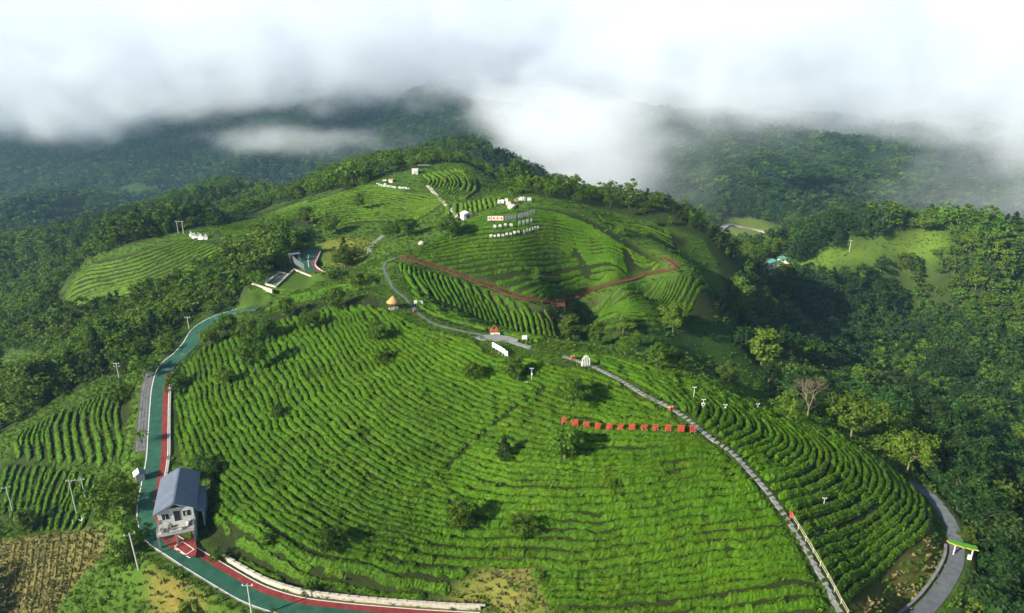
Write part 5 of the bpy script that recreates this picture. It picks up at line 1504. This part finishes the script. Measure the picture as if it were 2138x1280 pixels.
x3, y3, z3 = nx3; h3 = 9 + 6 * r_.random(len(x3)); s3 = h3 / HT
scatter('distant_forest', x3, y3, z3 - .5, np.c_[s3 * 1.35, s3 * 1.35, s3], r_.integers(0, 4, len(x3)), src_far, 'far forested mountains fading into cloud', 'forest')

# rough grass and weeds on open ground that carries no tea
x, y = jgrid(-170, 120, 70, 215, .95, 8); xb, yb = jgrid(-230, 190, 215, 345, 1.6, 9); xc, yc = jgrid(130, 300, 300, 430, 2.0, 10); x = np.r_[x, xb, xc]; y = np.r_[y, yb, yc]; z = height(x, y)
px, py, dep = project(x, y, z)
ok = is_open(x, y) & (px > -40) & (px < 2180) & (py < 1330) & (np.hypot(x, y) < 520)
inf = np.zeros(len(x), bool)
for fk, f in FIELDS.items(): inf |= inside(px, py, f['poly'])
ok &= ~inf | (r_.random(len(x)) < .12)
x, y, z, px, py = [a[ok] for a in (x, y, z, px, py)]
off = np.zeros(len(x), bool)
for i in range(0, len(x), 4000):
    s_ = slice(i, i + 4000)
    for f, d_ in ((road_L, 2.7), (ridge_L, .95), (foot_L, 1.9), (upper_L, .9), (board_L, .6), (hl, 4.4), (yard, 2.4), (strip_P + 0, 5.0)):
        off[s_] |= band(f, d_)(x[s_], y[s_])
off |= inside(px, py, [(1175,702),(1270,702),(1400,688),(1525,668),(1550,720),(1600,800),(1640,850),(1560,815),(1440,775),(1330,745),(1200,722)]) & (r_.random(len(x)) < .8)
off |= inside(px, py, [(520,610),(600,555),(610,540),(640,508),(690,498),(690,575),(640,602),(570,612)]) | inside(px, py, [(988,694),(1045,690),(1075,712),(1040,722)])
keep = ~off
x, y, z, px, py = [a[keep] for a in (x, y, z, px, py)]
dry = inside(px, py, [(-60,1140),(60,1122),(222,1103),(222,1165),(180,1195),(120,1265),(95,1335),(-60,1335)])
dry |= inside(px, py, [(920,1300),(985,1195),(1060,1165),(1135,1185),(1150,1300)]) & (vnoise(x * .6, y * .6, 3) > .45)
dry |= inside(px, py, [(1770,1290),(1870,1190),(1950,1105),(1990,1130),(1985,1190),(1900,1290)]) & (vnoise(x * .6, y * .6, 4) > .5)
dry |= inside(px, py, [(300,1180),(360,1200),(430,1250),(420,1310),(320,1290)]) & (vnoise(x * .6, y * .6, 5) > .4)
vr_ = np.where(dry, 3, r_.integers(0, 3, len(x)))
sc3 = (.6 + .7 * r_.random(len(x)) * (.6 + .8 * vnoise(x / 4, y / 4, 6)))
scatter('grass', x, y, z - .03, np.c_[sc3, sc3, sc3], vr_, src_grass, 'rough grass and weeds on the open banks', 'grass')
# dried crop rows in the bare lower-left field
for qi, (r, line, keep_, sp) in enumerate(row_lines([[(30,1135),(20,1200),(0,1330)],[(125,1120),(115,1200),(90,1330)],[(212,1112),(200,1165),(165,1240)]], 1.7, .6)):
    L3 = resample(np.c_[line, keep_.astype(float)], .6); px, py, _ = project(L3[:, 0], L3[:, 1], height(L3[:, 0], L3[:, 1]))
    ok = (L3[:, 2] > .5) & inside(px, py, [(-60,1140),(60,1125),(130,1112),(218,1107),(218,1160),(180,1190),(120,1260),(95,1330),(-60,1330)])
    e = np.flatnonzero(np.diff(np.r_[0, ok.astype(int), 0]))
    for a, b2 in list(zip(e[::2], e[1::2]))[:1]:
        if (b2 - a) < 6: continue
        o = link('dry_crop_row', hedge_mesh('dry_crop_row', L3[a:b2, :2], .20, .26, M['straw'], 14, .15, qi)); o.data.materials[1] = M['straw']
        tag(o, 'withered straw-coloured crop row in the brown field, %s along' % ORD(qi + 1), 'crop row', 'withered crop rows in the brown field')
# ------------------------------------------------------------------ cloud and haze
class F:
    """tiny expression builder for field nodes"""
    def __init__(s, ng, sock): s.ng = ng; s.s = sock
    def _m(s, op, *a, clamp=False):
        n = s.ng.nodes.new('ShaderNodeMath'); n.operation = op; n.use_clamp = clamp
        for i, v in enumerate((s,) + a):
            if isinstance(v, F): s.ng.links.new(v.s, n.inputs[i])
            else: n.inputs[i].default_value = v
        return F(s.ng, n.outputs[0])
    def __add__(s, o): return s._m('ADD', o)
    __radd__ = __add__
    def __sub__(s, o): return s._m('SUBTRACT', o)
    def __mul__(s, o): return s._m('MULTIPLY', o)
    __rmul__ = __mul__
    def clamp(s): return s._m('ADD', 0.0, clamp=True)
    def max(s, o): return s._m('MAXIMUM', o)
    def min(s, o): return s._m('MINIMUM', o)
    def exp(s): return s._m('EXPONENT')
    def sm(s, lo, hi):
        n = s.ng.nodes.new('ShaderNodeMapRange'); n.interpolation_type = 'SMOOTHSTEP'; n.inputs[1].default_value = lo; n.inputs[2].default_value = hi
        s.ng.links.new(s.s, n.inputs[0]); return F(s.ng, n.outputs[0])

def bump2(X, Y, x0, y0, sx, sy):
    a = (X - x0) * (1 / sx); b_ = (Y - y0) * (1 / sy)
    return ((a * a + b_ * b_) * -1.0).exp()

def cloud(name, lo, hi, res, dens, label, colour=(.875, .915, .97), aniso=.0, step=2.0):
    me = bpy.data.meshes.new(name); me.from_pydata([lo, hi, (lo[0], hi[1], lo[2])], [], [[0, 1, 2]])
    o = link(name, me)
    ng = bpy.data.node_groups.new(name, 'GeometryNodeTree')
    ng.interface.new_socket('Geometry', in_out='INPUT', socket_type='NodeSocketGeometry'); ng.interface.new_socket('Geometry', in_out='OUTPUT', socket_type='NodeSocketGeometry')
    ng.nodes.new('NodeGroupInput'); go = ng.nodes.new('NodeGroupOutput')
    vc = ng.nodes.new('GeometryNodeVolumeCube')
    vc.inputs['Min'].default_value = lo; vc.inputs['Max'].default_value = hi
    for nm, v in zip(('Resolution X', 'Resolution Y', 'Resolution Z'), res): vc.inputs[nm].default_value = v
    ps = ng.nodes.new('GeometryNodeInputPosition'); sx = ng.nodes.new('ShaderNodeSeparateXYZ'); ng.links.new(ps.outputs[0], sx.inputs[0])
    X, Y, Z = [F(ng, sx.outputs[i]) for i in range(3)]
    def nz(scale, detail=3, rough=.5, sq=(1, 1, 1), off=(0, 0, 0), dist=0.0):
        mp = ng.nodes.new('ShaderNodeVectorMath'); mp.operation = 'MULTIPLY'; mp.inputs[1].default_value = sq; ng.links.new(ps.outputs[0], mp.inputs[0])
        ad = ng.nodes.new('ShaderNodeVectorMath'); ad.operation = 'ADD'; ad.inputs[1].default_value = off; ng.links.new(mp.outputs[0], ad.inputs[0])
        n = ng.nodes.new('ShaderNodeTexNoise'); n.inputs['Scale'].default_value = scale; n.inputs['Detail'].default_value = detail; n.inputs['Roughness'].default_value = rough; n.inputs['Distortion'].default_value = dist
        ng.links.new(ad.outputs[0], n.inputs['Vector']); return F(ng, n.outputs[0]) - .5
    d = dens(X, Y, Z, nz)
    ng.links.new(d.s, vc.inputs['Density']); 
    sm_ = ng.nodes.new('GeometryNodeSetMaterial')
    m, nt, N, L, b = new_mat(name); N.remove(b)
    pv = N.new('ShaderNodeVolumePrincipled'); pv.inputs['Color'].default_value = (*colour, 1); pv.inputs['Density'].default_value = 1.0; pv.inputs['Anisotropy'].default_value = aniso
    L.new(pv.outputs[0], N['Material Output'].inputs['Volume'])
    m.cycles.volume_step_rate = step
    sm_.inputs['Material'].default_value = m
    ng.links.new(vc.outputs[0], sm_.inputs[0]); ng.links.new(sm_.outputs[0], go.inputs[0])
    md = o.modifiers.new('cloud', 'NODES'); md.node_group = ng
    me.materials.append(m)
    return tag(o, label, 'cloud', kind='stuff')

def bank(X, Y, Z, nz):
    big = nz(.0022, 4, .55, (1, 1, 2.0)); mid = nz(.007, 5, .6, (1, 1, 1.6), (40, 9, 3), .8)
    one = X * 0.0
    # height of the under side: low far left and right, lifted over the left mountains
    zb = (X.sm(-480, -800) * -62.0 + bump2(X, one, 75, 0, 110, 1) * -85.0 + X.sm(160, 340) * -32.0 + X.sm(450, 640) * -38.0 + 20.0)
    fine = nz(.022, 4, .62, (1, 1, 1.4), (5, 60, 2), .6)
    under = (Z - zb + big * 100.0 + mid * 105.0 + fine * 50.0).sm(-8, 52)
    # where the bank begins
    fr = bump2(X, one, 100, 0, 130, 1) * (Z + fine * 50.0 + mid * 60.0).sm(75, 5) * -430.0 + X.sm(120, 260) * -120.0 + X.sm(440, 640) * -240.0 + 1000.0
    front = (Y - fr + big * 260.0 + mid * 190.0 + fine * 60.0).sm(0, 170)
    return under * front * ((mid * 3.4 + fine * 2.4 + .65).clamp() * .85 + .15) * (Z.sm(20, 300) * -.6 + 1.0) * .010
cloud('cloud_bank', (-2000, 420, -120), (2000, 2500, 320), (330, 175, 52), bank, 'thick white cloud bank hiding the mountain tops')

def valley_fog(X, Y, Z, nz):
    big = nz(.007, 4, .55, (1, 1, 1.5), (3, 3, 3), .5); mid = nz(.02, 5, .62, (1, 1, 1.3), (10, 0, 4), .8)
    blob = bump2(X, Y, 85, 500, 70, 110) * .75 + bump2(X, Y, 180, 600, 70, 90) * .45 + bump2(X, Y, 360, 590, 70, 60) * .6 + bump2(X, Y, 480, 560, 110, 90) * .8 + bump2(X, Y, 230, 740, 110, 60) * .42 + bump2(X, Y, 400, 780, 120, 60) * .5
    h = (Z - 30.0 + big * -40.0).sm(35, -30)
    v = (blob + big * 1.0 + mid * 1.15 - .40).sm(0, .8)
    return v * h * .005
cloud('valley_fog', (20, 345, -95), (760, 880, 90), (148, 107, 36), valley_fog, 'white fog rising in the valley behind the second hill')

def wisps(X, Y, Z, nz):
    mid = nz(.012, 4, .6, (1, 1, 2.0), (7, 2, 9), .8); fine = nz(.03, 3, .6, (1, 1, 1.4), (2, 5, 1), .5)
    w = bump2(X, Y, -230, 780, 130, 100) * bump2(Z, Y, 8, 760, 22, 400) + bump2(X, Y, -330, 900, 70, 90) * bump2(Z, Y, -6, 900, 24, 400) * .7 + bump2(X, Y, -470, 760, 60, 60) * bump2(Z, Y, -40, 760, 16, 400) * .5
    return (w + mid * 1.5 + fine * 1.0 - .42).sm(0, .7) * w.sm(.05, .4) * .005
cloud('cloud_wisps', (-640, 600, -90), (-60, 1060, 80), (110, 88, 34), wisps, 'thin torn wisps of cloud over the left valley')

# air: one closed box of pale even haze
_z0, _z1 = float(GZ.min()) - 3, float(GZ.max()) + 25
hz_me = MB().box((0, 1575, (_z0 + _z1) / 2), (4760, 3800, _z1 - _z0)).mesh('haze', None)
haze = link('haze', hz_me); tag(haze, 'pale blue haze filling the valleys', 'haze', kind='stuff')
hm, nt, N, L, b = new_mat('haze'); N.remove(b)
pv = N.new('ShaderNodeVolumePrincipled'); pv.inputs['Color'].default_value = (.38, .68, 1.0, 1); pv.inputs['Density'].default_value = .00011; pv.inputs['Anisotropy'].default_value = .1
L.new(pv.outputs[0], N['Material Output'].inputs['Volume'])
hz_me.materials.append(hm)
